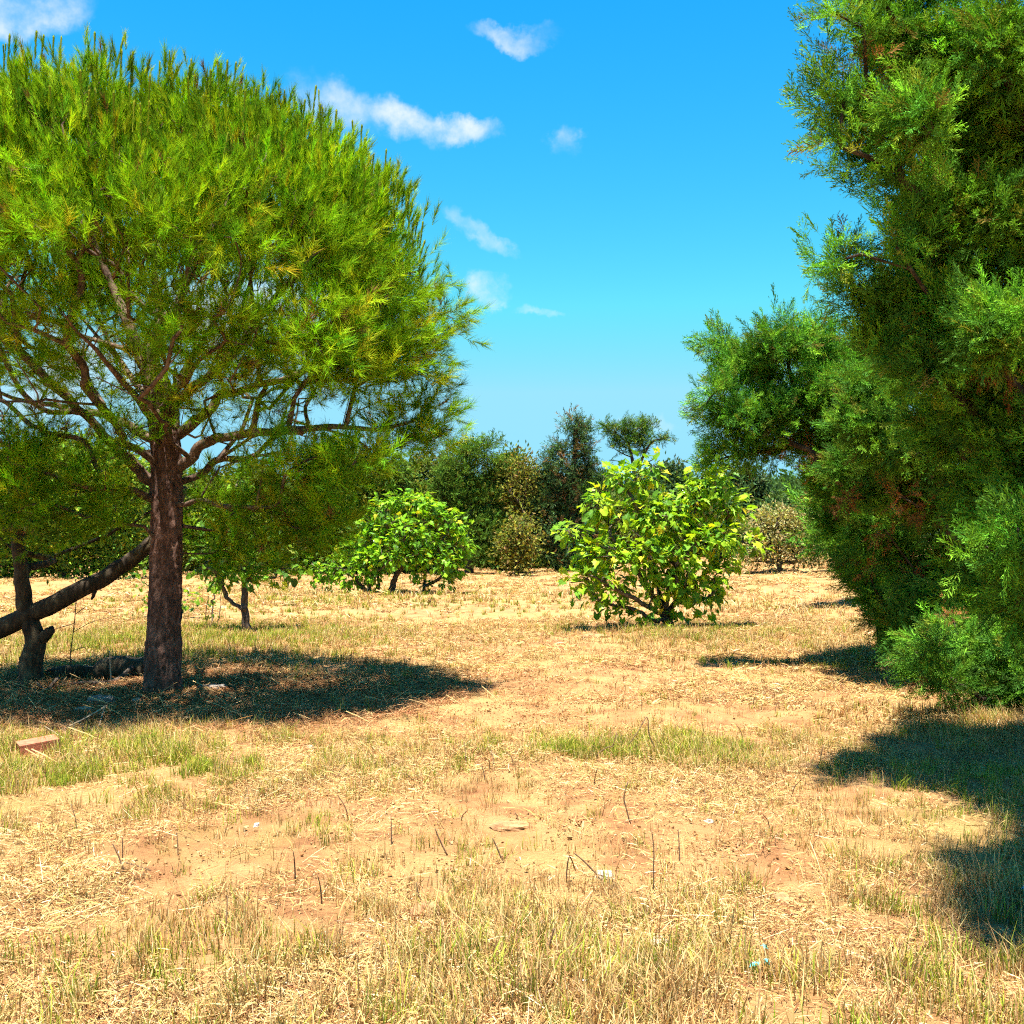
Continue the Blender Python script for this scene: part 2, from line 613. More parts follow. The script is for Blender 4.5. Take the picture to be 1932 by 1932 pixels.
bp = t.node('ShaderNodeBump'); bp.inputs['Strength'].default_value = 0.9; bp.inputs['Distance'].default_value = 0.035
t.l.new(t.math('ADD', t.math('MULTIPLY', nC, 0.6), t.math('MULTIPLY', nD, 0.5)), bp.inputs['Height'])
t.l.new(bp.outputs[0], pr.inputs['Normal'])
t.l.new(pr.outputs[0], out.inputs[0])
M_SOIL = m
ground = link('ground', make_mesh('ground', gv, gt, M_SOIL, None, True))
tag(ground, 'sandy field of dry soil and cut straw', 'ground', None, 'structure')


def G(px, py):
    """point of the ground seen at a pixel: a few steps of ray against the gently uneven field"""
    d = EYE * F / max(py - HY, 8)
    for _ in range(12):
        x = (px - CX) / F * d
        h = float(height(np.array([x]), np.array([d]))[0])
        d = 0.5 * d + 0.5 * (EYE - h) * F / max(py - HY, 8)
    return np.array([(px - CX) / F * d, d, h])


def on_ground(x, y):
    return np.array([x, y, float(height(np.array([x]), np.array([y]))[0])])


# ------------------------------------------------------------------ tree growing
class Skeleton:
    def __init__(s):
        s.pos, s.par, s.limb, s.minr, s.plen = [], [], [], [], []

    def add(s, p, parent, limb, minr=0.0):
        s.pos.append(np.asarray(p, float)); s.par.append(parent); s.limb.append(limb); s.minr.append(minr)
        s.plen.append(0.0 if parent < 0 else s.plen[parent] + float(np.linalg.norm(s.pos[-1] - s.pos[parent])))
        return len(s.pos) - 1

    def path(s, pts, parent, limb, r0, r1):
        k = parent
        n = len(pts)
        for i, p in enumerate(pts):
            f = i / max(n - 1, 1)
            k = s.add(p, k, limb, r0 + (r1 - r0) * f)
        return k

    def near(s, p, limbs=None):
        a = np.array(s.pos)
        d = np.linalg.norm(a - p, axis=1)
        if limbs is not None:
            d = d + 100 * ~np.isin(np.array(s.limb), limbs)
        return int(np.argmin(d))

    def grow(s, targets, root, rg, seg=0.25, wplen=0.35, sag=0.0, wob=0.02, first_free=True):
        """joins every target to the tree by a twig that leaves the nearest fitting node; returns node index of each target"""
        targets = np.asarray(targets, float)
        order = np.argsort(np.linalg.norm((targets - root), axis=1))
        cap = len(s.pos) + len(targets) * 12
        A = np.zeros((cap, 3)); A[:len(s.pos)] = s.pos
        Lp = np.zeros(cap); Lp[:len(s.pos)] = s.plen
        ends = np.zeros(len(targets), int)
        nl = max(s.limb) + 1
        for q in order:
            T = targets[q]
            n = len(s.pos)
            d = np.linalg.norm(A[:n] - T, axis=1)
            cost = d + wplen * Lp[:n] + 0.6 * np.maximum(A[:n, 2] - T[2], 0)
            k = int(np.argmin(cost))
            S = s.pos[k]
            dist = d[k]
            ns = int(np.clip(round(dist / seg), 1, 10))
            pd = unit(S - s.pos[s.par[k]]) if s.par[k] >= 0 else np.array([0, 0, 1.0])
            mid = (S + T) * 0.5 + pd * dist * 0.18 + np.array([0, 0, -sag * dist])
            lb = s.limb[k]
            if lb < 0:
                lb = nl
                nl += 1
            kk = k
            for i in range(1, ns + 1):
                f = i / ns
                p = (1 - f) ** 2 * S + 2 * f * (1 - f) * mid + f * f * T
                if i < ns:
                    p = p + rg.normal(0, wob, 3)
                kk = s.add(p, kk, lb)
                if kk < cap:
                    A[kk] = p; Lp[kk] = s.plen[kk]
            ends[q] = kk
        return ends

    def tubes(s, tips, rtip, expo=0.5, rmax=0.2):
        n = len(s.pos)
        cnt = np.zeros(n)
        for k in tips:
            cnt[k] += 1
        for k in range(n - 1, -1, -1):
            if s.par[k] >= 0:
                cnt[s.par[k]] += cnt[k]
        rad = np.minimum(rtip * np.maximum(cnt, 1) ** expo, rmax)
        rad = np.maximum(rad, s.minr)
        kids = [[] for _ in range(n)]
        for k in range(n):
            if s.par[k] >= 0:
                kids[s.par[k]].append(k)
        chains = []
        stack = [(k, None) for k in range(n) if s.par[k] < 0]
        while stack:
            k, fr = stack.pop()
            ch = [] if fr is None else [fr]
            st = k
            while True:
                ch.append(k)
                kk = kids[k]
                if not kk:
                    break
                same = [c for c in kk if s.limb[c] == s.limb[k]] or kk
                b = max(same, key=lambda c: (rad[c], cnt[c]))
                for c in kk:
                    if c != b:
                        stack.append((c, k))
                if s.limb[b] != s.limb[k]:
                    stack.append((b, k))
                    break
                k = b
            r = rad[ch].copy()
            if fr is not None:
                r[0] = min(r[0], r[1] * 1.25)
            chains.append((s.limb[st], np.array([s.pos[c] for c in ch]), r))
        return chains


def build_wood(root, sk, tips, mat_trunk, mat_branch, rtip, expo=0.5, rmax=0.15, sides=(20, 6), rough=0.08, branch_name='branch', min_r=0.0, freq=6, fine=6, skip_thin=0.0):
    made = {}
    ch = sk.tubes(tips, rtip, expo, rmax)
    limbs = sorted(set(c[0] for c in ch))
    for lb in limbs:
        bag = Bag()
        for (l, pts, r) in ch:
            if l != lb or len(pts) < 2 or r.max() < skip_thin:
                continue
            if lb < 0:
                n = max(len(pts) * fine, 12)
                s_ = np.linspace(0, len(pts) - 1, n)
                pp = resample(pts, n)
                rr = np.interp(s_, np.arange(len(pts)), r)
                v, tt = tube(pp, rr, sides[0], rough, freq)
            else:
                r = np.maximum(r, min_r)
                big = r[0] > 0.03
                if big:
                    n = len(pts) * 3
                    pp = resample(pts, n)
                    rr = np.interp(np.linspace(0, len(pts) - 1, n), np.arange(len(pts)), r)
                    v, tt = tube(pp, rr, sides[1] + 3, rough, freq * 2)
                else:
                    v, tt = tube(pts, r, 4 if r[0] < 0.012 else sides[1], 0, cap=False)
            bag.add(v, tt, (1, 1, 1))
        made[lb] = bag.build('trunk' if lb < 0 else branch_name, mat_trunk if lb < 0 else mat_branch, root, True)
    return made


def lobes_to_points(lobes, per, rg, shell=0.45, gap=None, reach=0.0):
    """lobes: (px, py, d, r_px [, flat]) -> foliage clump centres, lobe centre of each"""
    pts, cen = [], []
    for L in lobes:
        px, py, d, rp = L[:4]
        fl = L[4] if len(L) > 4 else 1.0
        c = P(px, py, d)
        r = rp / F * d
        n = max(int(round(per * r * r)), 2)
        r = max(r - reach, 0.3 * r)
        dirv = unit(rg.normal(size=(n, 3)))
        rr = r * rg.random(n) ** shell
        q = c + dirv * rr[:, None] * np.array([1, 1, fl])
        pts.append(q)
        cen.append(np.repeat(c[None], n, 0))
    pts, cen = np.concatenate(pts), np.concatenate(cen)
    keep = pts[:, 2] > height(pts[:, 0], pts[:, 1]) + 0.05
    if gap is not None:
        keep &= ~gap(pts, rg)
    return pts[keep], cen[keep]


def px_of(p):
    return CX + p[:, 0] / p[:, 1] * F, HY - (p[:, 2] - EYE) / p[:, 1] * F


# ------------------------------------------------------------------ foliage pieces
def pine_shoot(seed, n, L, nl, a0, a1, w, curl=0.0, bud=False):
    r = rng_of(seed)
    s = r.random(n) ** 0.8 * L
    az = r.random(n) * 2 * np.pi
    an = np.radians(r.uniform(a0, a1, n)) * (1.15 - 0.5 * s / L)
    ln = nl * r.uniform(0.75, 1.1, n)
    d = np.stack([np.sin(an) * np.cos(az), np.sin(an) * np.sin(az), np.cos(an)], -1)
    b = np.stack([0 * s, 0 * s, s], -1)
    side = unit(np.cross(d, r.normal(size=d.shape))) * (w * 0.5)
    tip = b + d * ln[:, None] + np.array([0, 0, -1.0]) * (curl * ln)[:, None]
    v = np.stack([b - side, b + side, tip], 1).reshape(-1, 3)
    tt = np.arange(n * 3).reshape(-1, 3)
    sh = np.repeat(r.uniform(0.7, 1.25, (n, 1)) * np.array([1, 1, 1.0]), 3, 0)
    sh[:, 0] *= np.repeat(r.uniform(0.85, 1.3, n), 3)
    if bud:
        tv, tb = tube(np.array([[0, 0, 0], [0, 0, L * 0.8], [0, 0, L + nl * 0.55], [0, 0, L + nl * 0.8]]), [0.005, 0.005, 0.010, 0.003], 4)
        sh = np.concatenate([sh, np.tile([[1.5, 1.0, 1.5]], (len(tv), 1))])
        tt = np.concatenate([tt, tb + len(v)])
        v = np.concatenate([v, tv])
    return v, tt, sh


def cypress_spray(seed, L, nb, w, sub=2, flat=0.55):
    """scale-leaved spray: an axis with feathered branchlets, each again feathered"""
    r = rng_of(seed)
    V, Tt, S = [], [], []

    def sliver(a, b, wd, sh):
        d = unit(b - a)
        sd = unit(np.cross(d, r.normal(size=3))) * wd * 0.5
        mid = a * 0.45 + b * 0.55
        k = len(V) * 4
        V.append(np.array([a, mid - sd, mid + sd, b])); Tt.append(np.array([[0, 1, 2], [1, 3, 2]]) + k)
        S.append(np.tile(sh, (4, 1)))
    ax = np.array([[0, 0, 0], [0.02 * L, 0, 0.5 * L], [0.07 * L, 0, L]])
    axis = resample(ax, 24)
    sliver(axis[0], axis[12], w * 0.8, np.array([0.9, 0.75, 0.8]))
    sliver(axis[11], axis[23], w, np.array([1.1, 1.1, 0.9]))
    for i in range(nb):
        f = (i + 0.6) / nb
        f = 0.12 + 0.86 * f
        o = axis[int(f * 23)]
        sgn = 1 if i % 2 else -1
        az = (0 if sgn > 0 else np.pi) + r.normal(0, flat)
        an = np.radians(r.uniform(28, 48))
        d = np.array([np.sin(an) * np.cos(az), np.sin(an) * np.sin(az), np.cos(an)])
        ln = L * (0.36 * (1 - f) ** 0.7 + 0.10) * r.uniform(0.8, 1.15)
        e = o + d * ln + np.array([0, 0, 0.08 * ln])
        k = r.uniform(0.75, 1.25)
        sliver(o, e, w, np.array([k, k, k * 0.9]))
        for j in range(sub):
            g_ = (j + 0.7) / (sub + 0.6)
            o2 = o * (1 - g_) + e * g_
            d2 = unit(d + r.normal(0, 0.55, 3))
            e2 = o2 + d2 * ln * 0.5 * (1 - 0.5 * g_)
            k2 = k * r.uniform(0.85, 1.2)
            sliver(o2, e2, w * 0.85, np.array([k2, k2, k2 * 0.9]))
    return np.concatenate(V), np.concatenate(Tt), np.concatenate(S)


def fig_leaf(seed, lobed=True):
    """palmate lobed leaf about 1 unit long, creased and drooping, its stalk at the origin, blade along +z"""
    r = rng_of(seed)
    if lobed:
        ang = np.radians([-150, -118, -95, -72, -50, -34, -17, 0, 17, 34, 50, 72, 95, 118, 150])
        rad = np.array([0.30, 0.36, 0.26, 0.44, 0.30, 0.40, 0.34, 0.62, 0.34, 0.40, 0.30, 0.44, 0.26, 0.36, 0.30])
        rad = rad * r.uniform(0.9, 1.1, 15)
    else:
        ang = np.radians(np.linspace(-155, 155, 11))
        rad = 0.3 + 0.2 * np.cos(ang) ** 2 * (np.cos(ang) > 0)
        rad = rad * r.uniform(0.92, 1.08, 11)
    x = rad * np.sin(ang)
    z = 0.42 + rad * np.cos(ang)
    fold, droop = r.uniform(0.05, 0.7), r.uniform(0.1, 0.75)
    y = fold * np.abs(x) - droop * z * z + r.normal(0, 0.02, len(x))
    v = np.concatenate([[[0, -droop * 0.17 + 0.02, 0.40]], np.stack([x, y, z], -1), [[-0.012, 0, -0.25], [0.012, 0, -0.25]]])
    n = len(x)
    tt = [[0, i + 1, i + 2] for i in range(n - 1)] + [[0, n + 1, n + 2]]
    sh = np.ones((len(v), 3)); sh[0] = (1.15, 1.08, 0.9)
    sh[1:n + 1] *= r.uniform(0.92, 1.08, (n, 1))
    return v, np.array(tt), sh


def small_leaf(seed, w=0.45):
    r = rng_of(seed)
    f = r.uniform(0.05, 0.25)
    v = np.array([[0, 0, 0], [-w / 2, f * w, 0.5], [w / 2, f * w, 0.5], [0, -0.1, 1.0]])
    return v, np.array([[0, 1, 3], [0, 3, 2]]), np.ones((4, 3)) * r.uniform(0.9, 1.1)


def rot_about(d, rg):
    return frames(np.asarray(d), rg)


def tuft_of(pieces, rg, n, sx, sz, dirf, tints, w, jit=0.15, smin=0.8, smax=1.2, back=0.0):
    """a tuft: n pieces (verts, tris, shade) spread about the origin"""
    bag = Bag()
    off = rg.normal(0, 1, (n, 3)) * np.array([sx, sx, sz])
    d = dirf(off, rg)
    scatter(bag, pieces, off - d * back, d, rg.uniform(smin, smax, n), palette(rg, n, tints, w, jit), rg)
    return np.concatenate(bag.v), np.concatenate(bag.t), np.concatenate(bag.c)


FIG_T = [fig_leaf(k, k % 3 != 2) for k in range(6)]
LEAF_T = [small_leaf(k, 0.35 + 0.07 * k) for k in range(4)]
SPRAY_FINE = [cypress_spray(10 + k, 0.32, 17, 0.0085, 3) for k in range(5)]
SPRAY_MID = [cypress_spray(20 + k, 0.32, 17, 0.0095, 3) for k in range(5)]
SPRAY_FAR = [cypress_spray(30 + k, 0.42, 10, 0.022, 1) for k in range(4)]
BRUSH = [pine_shoot(40 + k, 52, 0.19, 0.125, 18, 62, 0.0042, 0.05) for k in range(6)]
UPRIGHT = [pine_shoot(50 + k, 60, 0.15, 0.095, 12, 42, 0.0045) for k in range(6)]
CANDLE = [pine_shoot(60 + k, 80, 0.17 + 0.025 * k, 0.075, 4, 17, 0.007, 0, True) for k in range(5)]


def palette(rg, n, cols, w=None, jit=0.14):
    cols = np.array(cols)
    k = rg.choice(len(cols), n, p=w)
    return cols[k] * np.exp(rg.normal(0, jit, (n, 1))) * np.exp(rg.normal(0, 0.05, (n, 3)))


PINE_C = [(0.160, 0.33, 0.012), (0.225, 0.385, 0.014), (0.090, 0.205, 0.014), (0.29, 0.35, 0.02), (0.20, 0.12, 0.045)]
PINE_W = [0.38, 0.30, 0.25, 0.055, 0.015]
CYP_C = [(0.090, 0.225, 0.028), (0.145, 0.305, 0.032), (0.050, 0.135, 0.025), (0.16, 0.20, 0.03), (0.11, 0.09, 0.03)]
CYP_W = [0.36, 0.28, 0.28, 0.06, 0.02]


def _pine_up(off, rg):
    return unit(np.array([0, 0, 0.95]) + unit(off) * np.array([0.38, 0.38, 0.1]) + rg.normal(0, 0.16, off.shape))


def _pine_side(off, rg):
    return unit(np.array([0, 0, 0.55]) + unit(off) * 0.8 + rg.normal(0, 0.25, off.shape))


def _spray_out(off, rg):
    return unit(np.array([0, 0, 0.75]) + unit(off) * 0.55 + rg.normal(0, 0.32, off.shape))


def _ball(off, rg):
    return unit(unit(off) * 0.7 + np.array([0, 0, 0.35]) + rg.normal(0, 0.45, off.shape))


_r = rng_of(5)
PINE_UP = [template('pine_tuft', *tuft_of(UPRIGHT, _r, 21, 0.16, 0.11, _pine_up, PINE_C, PINE_W), M_NEEDLE_I) for _ in range(6)]
PINE_SIDE = [template('pine_tuft', *tuft_of(BRUSH, _r, 15, 0.13, 0.08, _pine_side, PINE_C, PINE_W, back=0.05), M_NEEDLE_I) for _ in range(6)]
CYP_NEAR = [template('cypress_tuft', *tuft_of(SPRAY_FINE, _r, 18, 0.12, 0.12, _spray_out, CYP_C, CYP_W, back=0.1), M_CYP_I) for _ in range(6)]
CYP_MID = [template('cypress_tuft', *tuft_of(SPRAY_MID, _r, 22, 0.14, 0.14, _spray_out, CYP_C, CYP_W, back=0.1), M_CYP_I) for _ in range(6)]
CYP_FAR = [template('cypress_tuft', *tuft_of(SPRAY_FAR, _r, 14, 0.13, 0.13, _spray_out, CYP_C, CYP_W, back=0.1), M_CYP_I) for _ in range(5)]
DEAD_C = [(0.22, 0.085, 0.035), (0.15, 0.07, 0.035), (0.28, 0.15, 0.07)]
CYP_DEAD = [template('dead_tuft', *tuft_of(SPRAY_MID, _r, 9, 0.10, 0.12, _ball, DEAD_C, None, 0.2), M_CYP_I) for _ in range(3)]


# ------------------------------------------------------------------ the pine
def build_pine():
    rg = rng_of(101)
    D0 = 11.2
    base = G(308, 1306)
    D0 = base[1]
    root = thing('pine_tree', base, 'large umbrella pine with a domed crown and bare reddish trunk, shading the leaning old trunk', 'tree')
    sk = Skeleton()
    tr = [base + [0, 0, -0.08], P(309, 1260, D0), P(312, 1150, D0), P(314, 1040, D0), P(314, 950, D0), P(314, 890, D0), P(312, 830, D0), P(305, 775, D0), P(293, 725, D0), P(283, 690, D0)]
    rad = [0.205, 0.178, 0.164, 0.155, 0.152, 0.156, 0.15, 0.155, 0.135, 0.11]
    k = -1
    for p, r in zip(tr, rad):
        k = sk.add(p, k, -1, r)
    tips = []
    ln = [0]

    def limb(pix, r0, r1, n=None):
        pts = np.array([P(x, y, D0 + d) for (x, y, d) in pix])
        st = sk.near(pts[0], [-1])
        n = n or len(pix) * 2
        q = resample(pts, n, 0.012, len(sk.pos))
        sk.path(q[1:] if np.linalg.norm(q[0] - sk.pos[st]) < 0.15 else q, st, ln[0], r0 * 0.75, r1 * 0.5)
        ln[0] += 1
    limb([(286, 909, 0), (234, 862, -.1), (208, 831, -.2), (170, 790, -.35), (130, 757, -.5), (70, 700, -.7), (0, 630, -.9)], 0.085, 0.035)
    limb([(284, 826, 0), (234, 800, .1), (182, 782, .25), (117, 769, .4), (39, 753, .6), (-60, 730, .8)], 0.07, 0.03)
    limb([(290, 951, 0), (255, 925, -.2), (200, 922, -.5), (160, 917, -.7), (104, 899, -.9), (13, 870, -1.2)], 0.055, 0.02)
    limb([(283, 690, 0), (263, 672, 0), (247, 656, .05), (182, 646, .2), (117, 615, .4), (52, 590, .6)], 0.05, 0.02)
    limb([(283, 690, 0), (262, 668, 0), (246, 620, 0), (222, 568, .1), (190, 490, .2), (160, 390, .3)], 0.11, 0.04)
    limb([(283, 690, 0), (292, 645, 0), (302, 610, -.1), (333, 576, -.1), (352, 520, 0), (400, 420, .2), (440, 330, .3)], 0.105, 0.035)
    limb([(286, 690, 0), (290, 640, .1), (298, 585, .2), (290, 500, .3), (300, 400, .4), (305, 300, .4)], 0.075, 0.03)
    limb([(341, 888, 0), (378, 841, -.1), (417, 828, -.3), (495, 813, -.6), (560, 808, -.6), (640, 806, -.4), (710, 808, -.2), (790, 790, .1)], 0.075, 0.03)
    limb([(323, 834, 0), (378, 790, 0), (417, 745, .1), (460, 735, .2), (560, 705, .4), (650, 640, .7), (740, 580, .9)], 0.075, 0.03)
    limb([(325, 763, 0), (370, 728, -.1), (420, 690, -.2), (480, 610, -.4), (560, 510, -.5), (640, 430, -.6)], 0.07, 0.03)
    limb([(305, 775, 0), (320, 745, -.6), (360, 700, -1.2), (420, 640, -1.7)], 0.06, 0.025)          # towards the camera
    limb([(300, 800, 0), (270, 765, -.7), (210, 700, -1.4), (140, 620, -1.9)], 0.06, 0.025)
    limb([(310, 790, 0), (330, 730, .8), (380, 640, 1.6), (430, 560, 2.1)], 0.06, 0.025)
    limb([(300, 790, 0), (260, 730, .9), (200, 650, 1.7), (150, 600, 2.2)], 0.06, 0.025)
    limb([(325, 950, 0), (380, 945, -.3), (440, 960, -.7), (520, 950, -1.0)], 0.035, 0.015)
    limb([(320, 990, 0), (400, 1000, .3), (470, 1010, .6)], 0.03, 0.012)
    c0 = np.array([sk.pos[9][0], D0, 0])
    ZR, RR, ZT = 4.0, 2.70, 1.84
    gaps = [(505, 545, 120, 75), (150, 640, 150, 55), (190, 755, 130, 45), (345, 575, 55, 45), (640, 765, 140, 40), (430, 760, 60, 40), (60, 790, 90, 30), (590, 600, 60, 35)]

    def gap(p, keep_p=0.12):
        x, y = px_of(p)
        hit = np.zeros(len(p), bool)
        for (gx_, gy_, a, b) in gaps:
            hit |= ((x - gx_) / a) ** 2 + ((y - gy_) / b) ** 2 < 1
        return hit & (rg.random(len(p)) > keep_p)
    # outer dome
    n = 770
    az = rg.random(n) * 2 * np.pi
    u = rg.random(n) ** 0.75
    el = np.arcsin(u)
    ce = np.cos(el) ** 0.66
    lump = fbm(np.stack([np.cos(az) * np.cos(el) * 3.2, np.sin(az) * np.cos(el) * 3.2, el * 3], -1), 2)
    rf = rg.uniform(0.86, 1.0, n) * (0.86 + 0.25 * lump)
    dome = np.stack([c0[0] + RR * rf * ce * np.cos(az), D0 + RR * rf * ce * np.sin(az), ZR + ZT * rf * np.sin(el) - 0.14], -1)
    n2 = 150
    az = rg.random(n2) * 2 * np.pi
    el = np.arcsin(rg.random(n2))
    rf = rg.uniform(0.55, 0.84, n2)
    inner = np.stack([c0[0] + RR * rf * np.cos(el) * np.cos(az), D0 + RR * rf * np.cos(el) * np.sin(az), ZR + ZT * rf * np.sin(el)], -1)
    n3 = 150
    az = rg.random(n3) * 2 * np.pi
    rr = RR * rg.uniform(0.62, 1.0, n3)
    rim = np.stack([c0[0] + rr * np.cos(az), D0 + rr * np.sin(az), ZR - rg.random(n3) ** 1.3 * 0.95 * (0.35 + rr / RR * 0.65)], -1)
    up = np.concatenate([dome, inner, rim])
    up = up[~gap(up, 0.25)]
    # low, drooping boughs
    low_l = [(520, 870, D0 - .9, 50), (600, 880, D0 - 1, 70), (680, 855, D0 - 1.2, 46), (750, 830, D0, 36), (800, 805, D0 + .1, 30), (812, 762, D0 + .1, 16), (835, 820, D0 + .1, 20),
             (610, 940, D0 - 1, 46), (550, 950, D0 - .9, 55), (670, 900, D0 - 1.1, 36), (470, 960, D0 - .6, 60), (410, 1000, D0 + .3, 45), (520, 1030, D0 - .5, 45), (440, 1050, D0 + .4, 40), (380, 930, D0 + .4, 30), (600, 1010, D0 - .8, 40),
             (60, 900, D0 - .9, 60), (150, 930, D0 - .8, 65), (220, 960, D0 - .5, 50), (40, 980, D0 - .9, 46), (0, 860, D0 - 1, 60), (170, 860, D0 - .5, 40), (-60, 930, D0 - .9, 70)]
    low_l += [(760, 830, D0 + .2, 34), (725, 855, D0 + .1, 32), (812, 768, D0 + .1, 18), (780, 815, D0, 28)]
    low, _ = lobes_to_points(low_l, 78, rg, 0.5)
    # wisps at the crown's lower right edge
    wisp_l = [(800, 640, D0, 45), (770, 690, D0 - .3, 32), (720, 690, D0 - .4, 40), (650, 690, D0 - .8, 45), (830, 600, D0, 40), (560, 640, D0 - 1.5, 55), (650, 600, D0 - 1.4, 60), (460, 680, D0 - 1.6, 45), (380, 650, D0 - 1.5, 45), (300, 680, D0 - 1.2, 40), (250, 590, D0 - 1.6, 30), (120, 580, D0 - 1.6, 40),
              (690, 740, D0 - .5, 30), (600, 730, D0 - .6, 34), (330, 740, D0 - .9, 26)]
    wisp, _ = lobes_to_points(wisp_l + [(440, 720, D0 - 1.2, 40), (250, 740, D0 - 1.0, 34), (150, 720, D0 - 1.2, 36), (60, 680, D0 - 1.2, 46), (520, 760, D0 - .6, 40), (380, 780, D0 - .5, 34), (230, 830, D0 - .6, 34), (100, 800, D0 - .8, 40), (700, 650, D0 - .6, 50), (760, 620, D0 - .3, 50), (430, 590, D0 - 1.9, 40), (330, 540, D0 - 2.1, 50)], 92, rg, 0.5)
    allc = np.concatenate([up, low, wisp])
    kind = np.concatenate([np.zeros(len(up)), np.ones(len(low)), np.full(len(wisp), 2)])
    nb = 420
    az = rg.random(nb) * 2 * np.pi
    rr = 2.3 * np.sqrt(rg.random(nb))
    bare = np.stack([c0[0] + rr * np.cos(az), D0 + rr * np.sin(az), 2.0 + rg.random(nb) * 2.2 + 0.25 * rr], -1)
    ends = sk.grow(np.concatenate([allc, bare]), np.array([c0[0], D0, 2.6]), rg, 0.28, 0.30, 0.06, 0.03)
    build_wood(root, sk, ends, M_PINEBARK, M_TWIG, 0.0048, 0.44, 0.05, (72, 6), 0.15, 'branch', 0.0, 13, 24)
    # needles
    outw = allc - np.array([c0[0], D0, 0])
    outw[:, 2] = 0
    outw = unit(outw)
    hi = sstep(allc[:, 2], 3.5, 5.2)[:, None]
    upk = (hi[:, 0] > rg.uniform(0.1, 0.85, len(allc))) & (kind == 0)
    d = unit(np.array([0, 0, 1.0]) + outw * np.where(upk[:, None], 0.34 - 0.2 * hi, 0.6) + rg.normal(0, 0.2, allc.shape))
    tint = np.exp(rg.normal(0, 0.2, (len(allc), 1))) * np.exp(rg.normal(0, 0.07, (len(allc), 3)))
    pick = np.where(upk, rg.integers(0, 6, len(allc)), 6 + rg.integers(0, 6, len(allc)))
    repeat_tufts('needle_crown', PINE_UP + PINE_SIDE, allc, frames(d, rg), rg.uniform(0.85, 1.2, len(allc)), tint, root, None, pick)
    # the new year's candles standing on the dome: each one a shoot of its own
    n = 300
    az = rg.random(n) * 2 * np.pi
    el = np.arcsin(rg.uniform(0.22, 1.0, n))
    ce = np.cos(el) ** 0.66
    rf = (0.95 + 0.09 * fbm(np.stack([np.cos(az) * 2.2, np.sin(az) * 2.2, el * 2], -1), 2))
    q = np.stack([c0[0] + RR * rf * ce * np.cos(az), D0 + RR * rf * ce * np.sin(az), ZR + ZT * rf * np.sin(el) - 0.02], -1)
    meshes = []
    for j, (v, tt, sh) in enumerate(CANDLE):
        for c in ((0.14, 0.27, 0.016), (0.19, 0.32, 0.018)):
            meshes.append(make_mesh('needle_shoot', v, tt, M_NEEDLE, sh * np.array(c)))
    for j in range(n):
        o = link('needle_shoot', meshes[int(rg.integers(len(meshes)))], None)
        o.parent = root
        outw = unit(np.array([q[j][0] - c0[0], q[j][1] - D0, 0]))
        d = unit(np.array([0, 0, 1.0]) + outw * 0.16 * (1 - math.sin(el[j])) + rg.normal(0, 0.06, 3))
        o.rotation_euler = mathutils.Vector(d).to_track_quat('Z', 'Y').to_euler()
        o.location = q[j] - base + np.array([0, 0, abs(rg.normal(0, 0.045))])
        s = rg.uniform(0.7, 1.15)
        o.scale = (s, s, s * rg.uniform(0.85, 1.05))
    return root


build_pine()


